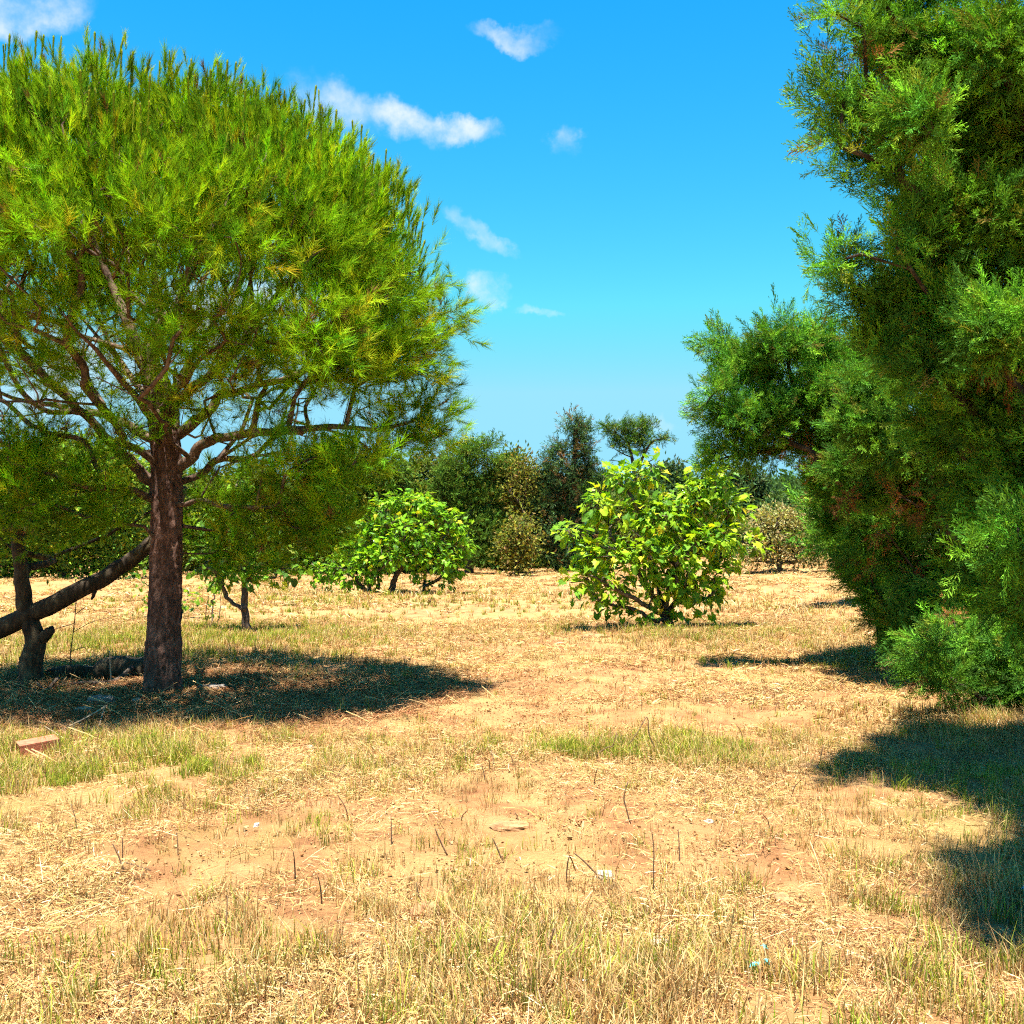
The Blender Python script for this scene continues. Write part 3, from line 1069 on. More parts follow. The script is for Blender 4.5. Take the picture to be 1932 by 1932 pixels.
# ------------------------------------------------------------------ cypresses along the right
def build_cypress(seed, foot, top, label, lobes, per, tm, lean=(0, 0), tr=0.16, tone=(1, 1, 1), dead=(), n_spray_parts=0, size=1.0, dk=1.0, notch=(), deep=0.5):
    rg = rng_of(seed)
    base = on_ground(*foot)
    root = thing('cypress_tree', base, label, 'tree')
    sk = Skeleton()
    n = 9
    k = -1
    for i in range(n):
        f = i / (n - 1)
        p = base + np.array([lean[0] * f + 0.08 * math.sin(seed + 3 * f), lean[1] * f + 0.08 * math.cos(seed + 4 * f), -0.08 + (top + 0.08) * f])
        k = sk.add(p, k, -1, tr * (1.25 - 0.35 * min(f * 6, 1)) * (1 - f) + 0.012)
    lobes = [(a, b, c * dk + (rg.uniform(-deep, deep) if a < 1960 else 0), e) for (a, b, c, e) in lobes]
    dead = [(a, b, c * dk, e) for (a, b, c, e) in dead]
    pts, cen = lobes_to_points(lobes, per, rg, 0.36, None, 0.24)
    if notch:
        x, y = px_of(pts)
        cutm = np.zeros(len(pts), bool)
        for (a, b, c, e) in notch:
            cutm |= ((x - a) / c) ** 2 + ((y - b) / e) ** 2 < 1
        pts, cen = pts[~cutm], cen[~cutm]
    dpts, dcen = lobes_to_points(dead, 36, rg, 0.6, None, 0.08) if dead else (np.zeros((0, 3)), np.zeros((0, 3)))
    allp = np.concatenate([pts, dpts])
    ends = sk.grow(allp, base + np.array([0, 0, 0.8]), rg, 0.32, 0.22, 0.02, 0.02)
    build_wood(root, sk, ends, M_GREYBARK, M_GREYBARK, 0.006, 0.46, 0.07, (16, 5), 0.1, 'branch', 0.0, 8, 5)
    def tuft_dirs(pp, cc, droop=0.0):
        ax = pp - base
        ax[:, 2] = 0
        return unit(unit(pp - cc + rg.normal(0, 0.04, pp.shape)) * 0.65 + unit(ax) * 0.4 + np.array([0, 0, 0.35 - droop]) + rg.normal(0, 0.22, pp.shape))
    d = tuft_dirs(pts, cen)
    tint = np.exp(rg.normal(0, 0.17, (len(pts), 1))) * np.exp(rg.normal(0, 0.05, (len(pts), 3))) * np.array(tone)
    repeat_tufts('spray_crown', tm, pts, frames(d, rg), rg.uniform(0.75, 1.2, len(pts)) * size, tint, root, rg)
    if n_spray_parts:
        x, y = px_of(pts)
        vis = (x > 0) & (x < 1932) & (y > 0) & (y < 1932)
        idx = np.argsort(np.linalg.norm(pts, axis=1) + (~vis) * 100)[:int(n_spray_parts * 1.6)]
        meshes = [make_mesh('leaf_spray', v, tt, M_CYP, sh * np.array(c)) for (v, tt, sh) in SPRAY_FINE for c in ((0.085, 0.18, 0.017), (0.11, 0.21, 0.02))]
        for j in rg.permutation(idx)[:n_spray_parts]:
            o = link('leaf_spray', meshes[int(rg.integers(len(meshes)))], None)
            o.parent = root
            dd = unit(d[j] + rg.normal(0, 0.25, 3) + np.array([0, -0.25, 0.1]))
            o.rotation_euler = mathutils.Vector(dd).to_track_quat('Z', 'Y').to_euler()
            o.rotation_euler.rotate_axis('Z', float(rg.random() * 6.28))
            o.location = pts[j] + dd * 0.06 - base
            o.scale = (float(rg.uniform(0.9, 1.3)) * size,) * 3
    if len(dpts):
        d = tuft_dirs(dpts, dcen, 0.9)
        ob = repeat_tufts('dead_foliage', CYP_DEAD, dpts, frames(d, rg), rg.uniform(0.32, 0.6, len(dpts)), np.exp(rg.normal(0, 0.2, (len(dpts), 1))) * np.ones(3), root, rg)
        tag(ob, 'rust brown dead sprays', None, None, 'stuff')
    return root


# nearest one: its trunk stands just outside the picture, boughs reach in and sweep the ground
build_cypress(201, (4.75, 6.6), 7.6, 'nearest cypress, only its bright feathery fronds poking in at the right edge', [
    (1905, 945, 6.3, 46), (1925, 1010, 6.2, 60), (1865, 1030, 6.3, 34), (1900, 1080, 6.3, 50), (1925, 1140, 6.4, 55), (1860, 1150, 6.9, 40),
    (1990, 1000, 6.3, 120), (2050, 850, 6.5, 150), (2000, 1180, 6.6, 110), (2100, 1150, 7.0, 160), (2150, 900, 6.8, 200), (2250, 600, 6.8, 260), (2300, 300, 6.8, 260),
    (2250, 0, 6.4, 260), (2230, -250, 6.0, 260), (2250, -450, 5.4, 240), (2200, -620, 4.7, 260), (2180, -700, 4.2, 280), (2330, -600, 5.0, 300), (2300, -700, 6.2, 240), (2080, -330, 5.2, 230), (1990, -500, 4.6, 270), (2120, -540, 4.4, 300), (2250, -900, 3.8, 500), (2380, -780, 4.2, 420), (2160, -980, 3.6, 440), (2120, -760, 4.2, 380)],
    105, CYP_NEAR, (0.1, -0.2), 0.15, (1.1, 1.1, 1), (), 150, 0.68)
build_cypress(202, (4.6, 7.8), 7.8, 'tall dark cypress rising out of the top of the picture', [
    (1585, 15, 8.3, 20), (1635, 45, 8.4, 50), (1700, 60, 8.6, 90), (1800, 80, 8.6, 120), (1900, 90, 8.6, 130), (1600, 180, 8.3, 48), (1560, 170, 8.3, 24), (1655, 200, 8.3, 75), (1740, 220, 8.4, 100), (1840, 240, 8.5, 120),
    (1585, 262, 8.4, 40), (1630, 300, 8.4, 50), (1655, 345, 8.4, 22), (1700, 320, 8.5, 50), (1760, 370, 8.5, 90), (1870, 400, 8.5, 120), (1690, 440, 8.6, 62), (1640, 430, 8.6, 26), (1740, 480, 8.5, 80), (1600, 505, 8.6, 52), (1555, 495, 8.6, 28), (1620, 560, 8.7, 46),
    (1680, 560, 8.6, 75), (1790, 590, 8.6, 100), (1890, 620, 8.6, 110), (1660, 650, 8.8, 60), (1740, 690, 8.8, 90), (1850, 760, 8.8, 110), (1920, 850, 8.8, 110), (1950, 500, 8.8, 140), (1960, 250, 8.8, 140), (1780, 800, 9.2, 90), (1870, 930, 9.3, 90), (1950, 1050, 9.3, 100), (1850, 1080, 9.6, 70),
    (2080, 100, 9.2, 200), (2100, 400, 9.2, 220), (2120, 700, 9.4, 200), (2100, 950, 9.4, 180), (2000, 1150, 9.4, 110), (2250, 300, 10, 260), (2250, 700, 10, 240), (1750, -80, 8.6, 130), (1880, -120, 8.8, 150), (2050, -250, 9.2, 220), (2080, -420, 9.4, 170), (1650, -60, 8.3, 70), (1750, 200, 10.2, 110), (1850, 350, 10.2, 150), (1800, 550, 10.2, 130), (1740, 430, 10, 70), (1900, 150, 10.2, 150), (1710, 110, 10, 80), (1700, 640, 10, 80), (1900, 700, 10.2, 130)],
    125, CYP_MID, (-0.2, 0), 0.17, (1.25, 1.2, 1.05), [(1892, 620, 8.2, 20), (1902, 700, 8.2, 20), (1880, 655, 8.3, 10), (1640, 130, 8.5, 8)], 120, 0.60, 0.80, [(1630, 395, 95, 62), (1560, 400, 60, 70), (1530, 620, 70, 40), (1570, 110, 34, 40), (1480, 250, 75, 200), (1470, 20, 95, 60)])
build_cypress(203, (5.3, 11.9), 4.4, 'shaggy cypress with brown dead twigs and a bright low bough sweeping over the straw', [
    (1700, 720, 12.2, 70), (1640, 740, 12.2, 60), (1620, 800, 12.3, 60), (1680, 830, 12.2, 80), (1760, 850, 12.3, 90), (1600, 880, 12.4, 55), (1660, 920, 12.4, 70), (1740, 950, 12.6, 80), (1820, 960, 12.8, 90), (1640, 1000, 12.8, 50), (1700, 1050, 13.4, 60), (1780, 1080, 13.4, 70), (1620, 1040, 13.6, 40),
    (1740, 1140, 13.2, 50), (1840, 1130, 13, 70), (1680, 1100, 14, 40), (1900, 1000, 13, 120), (1860, 800, 13, 130), (1780, 660, 12.8, 100), (1900, 1160, 12.6, 70), (1780, 1190, 12.4, 36), (1700, 1180, 12.8, 50), (1760, 1225, 12.4, 50), (1655, 1120, 13.8, 42), (1830, 1210, 12, 70), (1720, 1120, 12.8, 50), (1620, 1085, 15, 36), (1900, 1250, 11.6, 70), (1760, 1213, 10.4, 42), (1718, 1230, 10.4, 24), (1810, 1222, 10.3, 46), (1850, 1265, 10.3, 52), (1790, 1285, 10.3, 40), (1900, 1230, 10.2, 56), (1920, 1300, 10.2, 60), (1860, 1325, 10.3, 36), (1980, 1280, 10, 90), (1730, 1250, 10.4, 20)],
    100, CYP_MID, (0.2, 0.2), 0.17, (1.05, 1.0, 1),
    [(1700, 935, 12.0, 28), (1730, 955, 12.1, 20), (1600, 940, 12.2, 18), (1725, 1075, 12.8, 24), (1650, 1075, 13, 20), (1670, 1000, 12.6, 14), (1800, 1020, 12.6, 16), (1795, 1165, 10.6, 18), (1760, 1258, 10.4, 9)], 60, 0.72, 0.95)
build_cypress(204, (5.0, 14.4), 4.4, 'broad cypress leaning out over the field with sky showing under its tip', [
    (1350, 640, 14.2, 18), (1365, 665, 14.2, 26), (1395, 690, 14.2, 40), (1430, 660, 14.3, 38), (1455, 640, 14.3, 30), (1497, 622, 14.4, 24), (1495, 655, 14.4, 45), (1550, 640, 14.5, 36), (1545, 680, 14.4, 60), (1440, 710, 14.2, 60), (1385, 735, 14.2, 38), (1355, 728, 14.2, 18),
    (1330, 765, 14.2, 15), (1360, 785, 14.2, 30), (1400, 790, 14.2, 45), (1460, 790, 14.2, 60), (1520, 760, 14.2, 70), (1590, 740, 14.2, 70), (1360, 840, 14.3, 28), (1400, 850, 14.3, 36), (1450, 850, 14.4, 40), (1345, 868, 14.3, 14), (1510, 850, 14.4, 60), (1580, 830, 14.4, 70),
    (1640, 780, 14.6, 80), (1560, 900, 14.8, 55), (1610, 930, 14.8, 60), (1660, 900, 15, 80), (1575, 985, 15.4, 46), (1630, 1020, 15.4, 50), (1600, 700, 14.8, 70), (1670, 680, 15, 80), (1640, 1090, 15.4, 50), (1670, 1140, 15.2, 50), (1690, 1185, 14.6, 40), (1605, 1055, 15.8, 45), (1720, 1150, 14.8, 60), (1650, 1020, 15.4, 60), (1590, 1000, 15.6, 50)],
    125, CYP_MID, (-0.9, -0.4), 0.17, (1.05, 1.08, 1.0),
    [(1545, 890, 14.0, 22), (1530, 850, 14.0, 10), (1600, 955, 14.2, 16), (1480, 830, 14.0, 8)], 0, 0.72, 0.92, [(1440, 905, 60, 40), (1345, 700, 20, 24), (1500, 870, 36, 24)])
build_cypress(205, (9.0, 25.0), 5.6, 'farthest cypress of the row, half hidden behind the leaning one', [
    (1590, 900, 23.5, 55), (1560, 960, 23.5, 40), (1640, 930, 24, 70), (1600, 1010, 24, 40), (1680, 1000, 24, 60), (1700, 900, 24.5, 90), (1545, 1010, 24, 22), (1640, 1050, 24, 40)],
    32, CYP_FAR, (0, 0), 0.16, (1, 1, 1), [(1530, 930, 23.2, 14), (1560, 985, 23.2, 12)], 0, 1.25)


# ------------------------------------------------------------------ fig trees
FIG_COLS = [(0.215, 0.385, 0.024), (0.30, 0.455, 0.026), (0.125, 0.275, 0.022), (0.08, 0.19, 0.022), (0.50, 0.46, 0.03)]


def build_fig(seed, stems, lobes, label, per, leaves, size, n_parts, cols=FIG_COLS, w=(0.3, 0.27, 0.24, 0.14, 0.05), cat='fig tree', rt=0.008, name='fig_tree'):
    """stems: pixel polylines with depth and radii, the first point on the ground"""
    rg = rng_of(seed)
    base = G(*stems[0][0][0][:2])
    base = on_ground(base[0], base[1])
    root = thing(name, base, label, cat)
    sk = Skeleton()
    for i, (pix, r0, r1) in enumerate(stems):
        pts = np.array([P(x, y, d) for (x, y, d) in pix])
        if i == 0:
            pts[0] = base - [0, 0, 0.05]
        q = resample(pts, len(pix) * 3, 0.01, seed + i)
        st = -1 if i == 0 else sk.near(q[0])
        if i > 0 and np.linalg.norm(sk.pos[st] - q[0]) > 0.35:
            q[0] = on_ground(q[0][0], q[0][1]) - [0, 0, 0.05]
            st = -1
        sk.path(q, st, -1 if i == 0 else i - 1, r0, r1)
    pts, cen = lobes_to_points(lobes, per, rg, 0.5, None, 0.1)
    ends = sk.grow(pts, base, rg, 0.22, 0.25, -0.02, 0.015)
    wood = build_wood(root, sk, ends, M_FIGBARK, M_FIGBARK, rt, 0.5, 0.05, (12, 5), 0.06, 'branch', 0.0, 9, 4)
    P_ = np.repeat(pts, leaves, 0)
    C = np.repeat(cen, leaves, 0)
    off = rg.normal(0, 0.62 * size, P_.shape)
    outw = unit(off + 0.5 * unit(P_ - C) * size)
    d = unit(outw * 0.9 + np.array([0, 0, -0.05]) + rg.normal(0, 0.25, P_.shape))
    pos = P_ + off * 0.75
    # blade faces up and outward, as leaves turn to the light
    nrm = unit(np.array([0, 0, 1.0]) + outw * 0.55 + rg.normal(0, 0.38, P_.shape))
    y = unit(nrm - d * np.sum(nrm * d, 1, keepdims=True))
    x = np.cross(y, d)
    R = np.stack([x, y, d], -1)
    tint = palette(rg, len(pos), cols, list(w), 0.12)
    sc = size * rg.uniform(0.45, 1.2, len(pos))
    vis = np.argsort(pos[:, 1] - 0.35 * pos[:, 2] - 1.0 * sc)[:n_parts]
    isp = np.zeros(len(pos), bool)
    isp[vis] = True
    bag = Bag()
    scatter(bag, FIG_T, pos[~isp], d[~isp], sc[~isp], tint[~isp], rg, None, R[~isp])
    ob = bag.build('leaves', M_FIG, root)
    tag(ob, None, None, None, 'stuff')
    meshes = [make_mesh('leaf', v, tt, M_FIG, sh * np.array(c)) for (v, tt, sh) in FIG_T for c in cols[:4]] + [make_mesh('leaf', *FIG_T[1][:2], M_FIG, FIG_T[1][2] * np.array(cols[4]))]
    wts = np.array([w[j] for _ in FIG_T for j in range(4)] + [w[4] * 6])
    wts = wts / wts.sum()
    for j in vis:
        o = link('leaf', meshes[int(rg.choice(len(meshes), p=wts))], None)
        br = wood.get(sk.limb[ends[j // leaves]])
        o.parent = br or root
        o.rotation_euler = mathutils.Matrix(R[j].tolist()).to_euler()
        o.location = pos[j] if br else pos[j] - base
        o.scale = (sc[j],) * 3
    return root


gd = G(1262, 1186)[1]
build_fig(301, [
    ([(1262, 1186, gd), (1258, 1165, gd), (1252, 1150, gd)], 0.10, 0.07),
    ([(1254, 1155, gd), (1235, 1130, gd), (1215, 1095, gd - .1), (1195, 1060, gd - .2), (1150, 1010, gd - .2)], 0.05, 0.02),
    ([(1254, 1152, gd), (1262, 1110, gd), (1275, 1060, gd), (1300, 1000, gd), (1320, 940, gd)], 0.05, 0.02),
    ([(1256, 1156, gd), (1290, 1120, gd + .2), (1330, 1080, gd + .3), (1370, 1030, gd + .3)], 0.045, 0.018),
    ([(1252, 1150, gd), (1240, 1100, gd + .3), (1225, 1040, gd + .4), (1210, 960, gd + .3), (1205, 930, gd + .3)], 0.045, 0.018),
    ([(1250, 1158, gd), (1215, 1140, gd - .3), (1160, 1110, gd - .4), (1110, 1085, gd - .4)], 0.035, 0.014)],
    [(1345, 915, gd, 48), (1330, 880, gd, 22), (1365, 895, gd, 24), (1300, 950, gd, 46), (1370, 955, gd, 36), (1395, 965, gd, 22), (1205, 900, gd, 36), (1230, 880, gd, 18), (1180, 910, gd, 26), (1165, 900, gd, 14), (1130, 950, gd, 36), (1160, 975, gd, 40),
     (1215, 960, gd - .2, 46), (1255, 985, gd - .3, 52), (1085, 1005, gd, 26), (1110, 1030, gd, 36), (1070, 1000, gd, 14), (1145, 1050, gd - .2, 48), (1205, 1040, gd - .4, 55), (1280, 1045, gd - .3, 60), (1345, 1020, gd - .2, 52), (1405, 1015, gd, 26), (1425, 1030, gd, 12), (1380, 1050, gd, 30),
     (1100, 1090, gd, 34), (1075, 1100, gd, 16), (1155, 1105, gd - .2, 38), (1130, 1130, gd, 20), (1165, 1145, gd, 14), (1290, 1100, gd - .2, 46), (1345, 1090, gd - .1, 42), (1250, 1080, gd, 40), (1330, 1132, gd, 24), (1290, 1140, gd, 18), (1215, 1158, gd - .3, 14), (1240, 1172, gd - .3, 10), (1278, 1168, gd - .2, 12), (1170, 1140, gd - .2, 20), (1230, 1120, gd - .4, 24)],
    'round fig bush standing alone in the open field, big pale yellow-green leaves', 76, 10, 0.195, 300)
gl = G(735, 1122)[1]
build_fig(302, [
    ([(737, 1122, gl), (742, 1100, gl), (750, 1080, gl), (762, 1040, gl)], 0.10, 0.05),
    ([(700, 1124, gl - .3), (685, 1110, gl - .3), (668, 1090, gl - .3), (640, 1070, gl - .3)], 0.085, 0.04),
    ([(745, 1090, gl), (780, 1050, gl), (820, 1015, gl)], 0.05, 0.03),
    ([(800, 1122, gl + .4), (802, 1090, gl + .3), (805, 1050, gl + .2)], 0.035, 0.025),
    ([(716, 1122, gl), (714, 1090, gl), (716, 1050, gl), (735, 1000, gl)], 0.04, 0.03)],
    [(760, 955, gl, 32), (745, 940, gl, 20), (720, 960, gl, 28), (690, 985, gl, 26), (800, 950, gl, 34), (830, 970, gl, 28), (790, 945, gl, 18), (855, 990, gl, 26), (870, 1030, gl, 24), (845, 1040, gl, 32), (860, 1075, gl, 22), (840, 1090, gl, 18), (800, 1010, gl - .4, 40), (750, 1005, gl - .4, 40), (705, 1000, gl, 30), (690, 1030, gl - .3, 32),
     (735, 1050, gl - .5, 40), (790, 1055, gl - .5, 40), (655, 1045, gl, 26), (630, 1070, gl, 26), (605, 1080, gl, 20), (590, 1060, gl, 16), (660, 1085, gl - .4, 28), (700, 1090, gl - .4, 24), (620, 1100, gl, 12), (690, 1065, gl - .4, 30), (805, 1105, gl, 9), (875, 1000, gl, 12), (835, 1060, gl - .3, 26)],
    'wide spreading fig tree with dense bright green leaves under the tip of the pine', 55, 13, 0.20, 260,
    [(0.15, 0.34, 0.018), (0.22, 0.41, 0.02), (0.09, 0.22, 0.018), (0.06, 0.14, 0.02), (0.40, 0.40, 0.03)])
gs = G(466, 1192)[1]
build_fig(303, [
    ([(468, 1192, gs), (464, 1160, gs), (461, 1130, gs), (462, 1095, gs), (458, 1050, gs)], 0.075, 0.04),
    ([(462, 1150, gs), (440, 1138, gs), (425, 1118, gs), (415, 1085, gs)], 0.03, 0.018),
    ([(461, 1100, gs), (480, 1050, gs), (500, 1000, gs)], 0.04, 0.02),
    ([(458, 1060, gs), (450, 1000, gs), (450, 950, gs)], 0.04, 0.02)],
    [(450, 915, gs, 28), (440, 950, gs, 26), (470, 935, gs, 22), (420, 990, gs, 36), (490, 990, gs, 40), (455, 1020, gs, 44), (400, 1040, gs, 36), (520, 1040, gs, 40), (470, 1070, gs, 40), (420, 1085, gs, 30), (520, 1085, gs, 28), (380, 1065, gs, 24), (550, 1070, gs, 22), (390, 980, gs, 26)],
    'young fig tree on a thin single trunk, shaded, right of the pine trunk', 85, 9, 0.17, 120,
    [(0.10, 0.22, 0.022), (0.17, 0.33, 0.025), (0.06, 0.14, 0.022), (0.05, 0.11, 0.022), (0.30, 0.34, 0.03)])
gk = G(402, 1178)[1]
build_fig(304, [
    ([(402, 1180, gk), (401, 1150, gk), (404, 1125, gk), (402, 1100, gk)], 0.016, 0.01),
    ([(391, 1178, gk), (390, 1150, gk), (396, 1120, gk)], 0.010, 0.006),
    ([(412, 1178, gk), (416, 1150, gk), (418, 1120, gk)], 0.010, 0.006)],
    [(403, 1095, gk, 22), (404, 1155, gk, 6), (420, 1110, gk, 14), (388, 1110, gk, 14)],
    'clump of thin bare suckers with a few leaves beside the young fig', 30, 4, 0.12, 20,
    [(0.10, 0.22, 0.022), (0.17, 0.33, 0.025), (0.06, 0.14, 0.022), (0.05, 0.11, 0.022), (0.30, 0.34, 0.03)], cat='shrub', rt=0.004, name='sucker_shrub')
gp = G(352, 1165)[1]
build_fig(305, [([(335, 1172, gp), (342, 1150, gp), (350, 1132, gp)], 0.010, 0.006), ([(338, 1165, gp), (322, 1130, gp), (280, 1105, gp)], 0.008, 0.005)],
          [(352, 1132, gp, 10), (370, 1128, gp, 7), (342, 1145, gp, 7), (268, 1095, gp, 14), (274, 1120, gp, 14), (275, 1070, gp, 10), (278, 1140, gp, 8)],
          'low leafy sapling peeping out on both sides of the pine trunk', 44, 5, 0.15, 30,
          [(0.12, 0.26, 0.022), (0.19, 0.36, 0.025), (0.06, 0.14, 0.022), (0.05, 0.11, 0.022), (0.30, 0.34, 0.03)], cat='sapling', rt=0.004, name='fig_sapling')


# ------------------------------------------------------------------ broad trees and shrubs farther off
def build_tree(seed, foot_px, stems, lobes, label, per, leaves, size, cols, w=None, cat='tree', name='background_tree', mat=None, bark=None, tm=None, rt=0.01, group=None, dfoot=None, up=0.3, skip=0.0, spread=0.28, shell=0.45, crown='leaf_crown'):
    rg = rng_of(seed)
    dfoot = dfoot or stems[0][0][0][2]
    base = on_ground((foot_px[0] - CX) / F * dfoot, dfoot)
    root = thing(name, base, label, cat, group)
    sk = Skeleton()
    for i, st_ in enumerate(stems):
        pix, r0, r1 = st_[:3]
        pts = np.array([P(x, y, d) for (x, y, d) in pix])
        if i == 0:
            pts[0] = base - [0, 0, 0.1]
        q = resample(pts, len(pix) * 3, 0.004, seed + i)
        st = -1 if i == 0 else sk.near(q[0])
        if i > 0 and (len(st_) > 3 or np.linalg.norm(sk.pos[st] - q[0]) > 0.8):
            st = -1
        sk.path(q, st, -1 if i == 0 else i - 1, r0, r1)
    pts, cen = lobes_to_points(lobes, per, rg, shell, None, spread * 0.55)
    ends = sk.grow(pts, base, rg, 0.5, 0.2, 0.0, 0.03)
    build_wood(root, sk, ends, bark or M_GREYBARK, bark or M_GREYBARK, rt, 0.46, 0.09, (10, 4), 0.08, 'branch', 0.0, 5, 3, skip)
    if tm is None:
        tm = [template('leaf_tuft', *tuft_of([(v_ * size, t_, s_) for (v_, t_, s_) in LEAF_T], rg, leaves, spread, spread * 0.8, _ball, cols, w), M_LEAF_I) for _ in range(4)]
        k = rg.uniform(0.8, 1.2, len(pts))
    else:
        k = rg.uniform(0.8, 1.2, len(pts)) * size
    d = unit(unit(pts - cen + 1e-3) * 0.6 + np.array([0, 0, up]) + rg.normal(0, 0.3, pts.shape))
    tint = np.exp(rg.normal(0, 0.2, (len(pts), 1))) * np.exp(rg.normal(0, 0.05, (len(pts), 3)))
    repeat_tufts(crown, tm, pts, frames(d, rg), k, tint, root, rg)
    return root


def spray_set(cols, w=None):
    return [template('conifer_tuft', *tuft_of(SPRAY_FAR, _r, 14, 0.13, 0.13, _spray_out, cols, w, back=0.1), M_CYP_I) for _ in range(4)]


DARK = [(0.070, 0.140, 0.025), (0.105, 0.185, 0.028), (0.045, 0.095, 0.022), (0.16, 0.18, 0.035)]
OLIVE = [(0.11, 0.155, 0.034), (0.155, 0.20, 0.038), (0.07, 0.105, 0.027), (0.20, 0.15, 0.055)]
BLUEG = [(0.060, 0.115, 0.050), (0.085, 0.145, 0.060), (0.040, 0.080, 0.038), (0.12, 0.11, 0.05)]
LIGHT = [(0.14, 0.24, 0.030), (0.19, 0.30, 0.030), (0.09, 0.17, 0.028), (0.26, 0.27, 0.04)]
BROWN = [(0.29, 0.265, 0.115), (0.38, 0.34, 0.16), (0.21, 0.20, 0.08), (0.23, 0.27, 0.07)]

# the old leaning tree at the left edge
rgo = rng_of(401)
ob_ = G(60, 1287)
oD = ob_[1]
old = build_tree(401, (60, 1287), [
    ([(60, 1287, oD), (60, 1262, oD), (64, 1235, oD), (70, 1208, oD), (62, 1180, oD), (50, 1150, oD), (45, 1115, oD), (40, 1060, oD), (30, 990, oD)], 0.13, 0.07),
    ([(-190, 1292, oD - .1), (-120, 1246, oD - .05), (-50, 1212, oD - .05), (0, 1186, oD), (50, 1164, oD), (110, 1136, oD), (169, 1106, oD), (216, 1078, oD + .05), (262, 1046, oD + .1), (292, 1018, oD + .15)], 0.13, 0.075, True),
    ([(74, 1208, oD), (84, 1200, oD - .03), (93, 1192, oD - .05), (98, 1184, oD - .06)], 0.085, 0.04),
    ([(60, 1262, oD), (50, 1252, oD - .03), (42, 1240, oD - .05)], 0.07, 0.03),
    ([(20, 1000, oD), (-40, 900, oD), (-80, 820, oD)], 0.07, 0.03),
    ([(292, 1010, oD + .15), (330, 960, oD + .5), (350, 920, oD + .8)], 0.06, 0.03),
    ([(180, 1108, oD), (178, 1122, oD - .03), (174, 1130, oD - .05)], 0.03, 0.012)],
    [(20, 930, oD + .6, 70), (90, 960, oD + .8, 60), (150, 920, oD + 1, 60), (-40, 880, oD + .6, 90), (60, 870, oD + 1, 60), (220, 980, oD + .9, 45), (270, 950, oD + 1, 45), (330, 930, oD + 1, 40), (20, 1020, oD + .5, 45), (100, 1035, oD + .7, 36), (360, 970, oD + 1.2, 36)],
    'gnarled old tree with a long leaning mossy trunk, left of the pine', 60, 26, 0.075, DARK, [0.35, 0.25, 0.32, 0.08], 'tree', 'leaning_tree', None, M_OLDBARK, None, 0.006, spread=0.15)

build_tree(402, (120, 1092), [([(120, 1092, 40), (122, 1040, 40), (120, 960, 40), (118, 900, 40)], 0.22, 0.1)],
           [(120, 865, 40, 50), (60, 890, 40, 60), (180, 880, 40, 55), (230, 900, 40, 46), (20, 930, 40, 60), (120, 940, 40, 70), (210, 950, 40, 60), (60, 990, 40, 60), (150, 1000, 40, 55), (240, 990, 40, 40), (20, 1050, 40, 40), (90, 1055, 40, 40), (160, 1055, 40, 40), (230, 1050, 40, 40), (-60, 1050, 40, 45), (-50, 920, 40, 80), (-120, 900, 40, 100)],
           'sunlit yellow-green tree seen under the boughs left of the pine trunk', 34, 70, 0.20, LIGHT, [0.35, 0.35, 0.2, 0.1])
build_tree(403, (420, 1090), [([(420, 1090, 44), (422, 1040, 44), (420, 980, 44)], 0.22, 0.1)],
           [(390, 920, 44, 32), (430, 930, 44, 36), (480, 910, 44, 40), (400, 980, 44, 50), (470, 980, 44, 50), (530, 940, 44, 40), (360, 960, 44, 36), (430, 1030, 44, 50), (520, 1020, 44, 50), (360, 1030, 44, 40), (400, 1065, 44, 30), (460, 1068, 44, 30), (520, 1065, 44, 32)],
           'dark bushy tree seen just right of the pine trunk, behind the young fig', 34, 70, 0.20, OLIVE, [0.35, 0.3, 0.28, 0.07])
build_tree(404, (640, 1088), [([(640, 1088, 46), (642, 1040, 46), (640, 960, 46), (642, 910, 46)], 0.25, 0.1)],
           [(590, 890, 46, 40), (640, 870, 46, 42), (690, 880, 46, 40), (570, 950, 46, 46), (640, 940, 46, 55), (710, 940, 46, 46), (600, 1010, 46, 50), (680, 1010, 46, 55), (750, 900, 46, 40), (770, 960, 46, 46), (740, 1020, 46, 45), (560, 1040, 46, 40), (640, 1050, 46, 46), (590, 1068, 46, 26), (690, 1066, 46, 26), (750, 1066, 46, 28)],
           'dense dark green tree behind the wide fig tree', 34, 70, 0.20, DARK, [0.3, 0.25, 0.3, 0.15])
build_tree(405, (885, 1078), [([(885, 1078, 46), (886, 1020, 46), (884, 940, 46), (882, 880, 46)], 0.22, 0.08)],
           [(870, 850, 46, 22), (895, 850, 46, 26), (930, 838, 46, 13), (920, 855, 46, 20), (940, 872, 46, 14), (850, 880, 46, 28), (890, 890, 46, 36), (930, 895, 46, 28), (835, 920, 46, 28), (870, 940, 46, 38), (920, 945, 46, 36), (945, 900, 46, 14), (880, 990, 46, 40), (925, 1000, 46, 36), (900, 1045, 46, 36), (845, 980, 46, 28)],
           'dark green spiky-topped conifer at the far field edge, right of the wide fig tree', 36, 26, 1.15, DARK, None, tm=spray_set(DARK, [0.34, 0.28, 0.3, 0.08]))
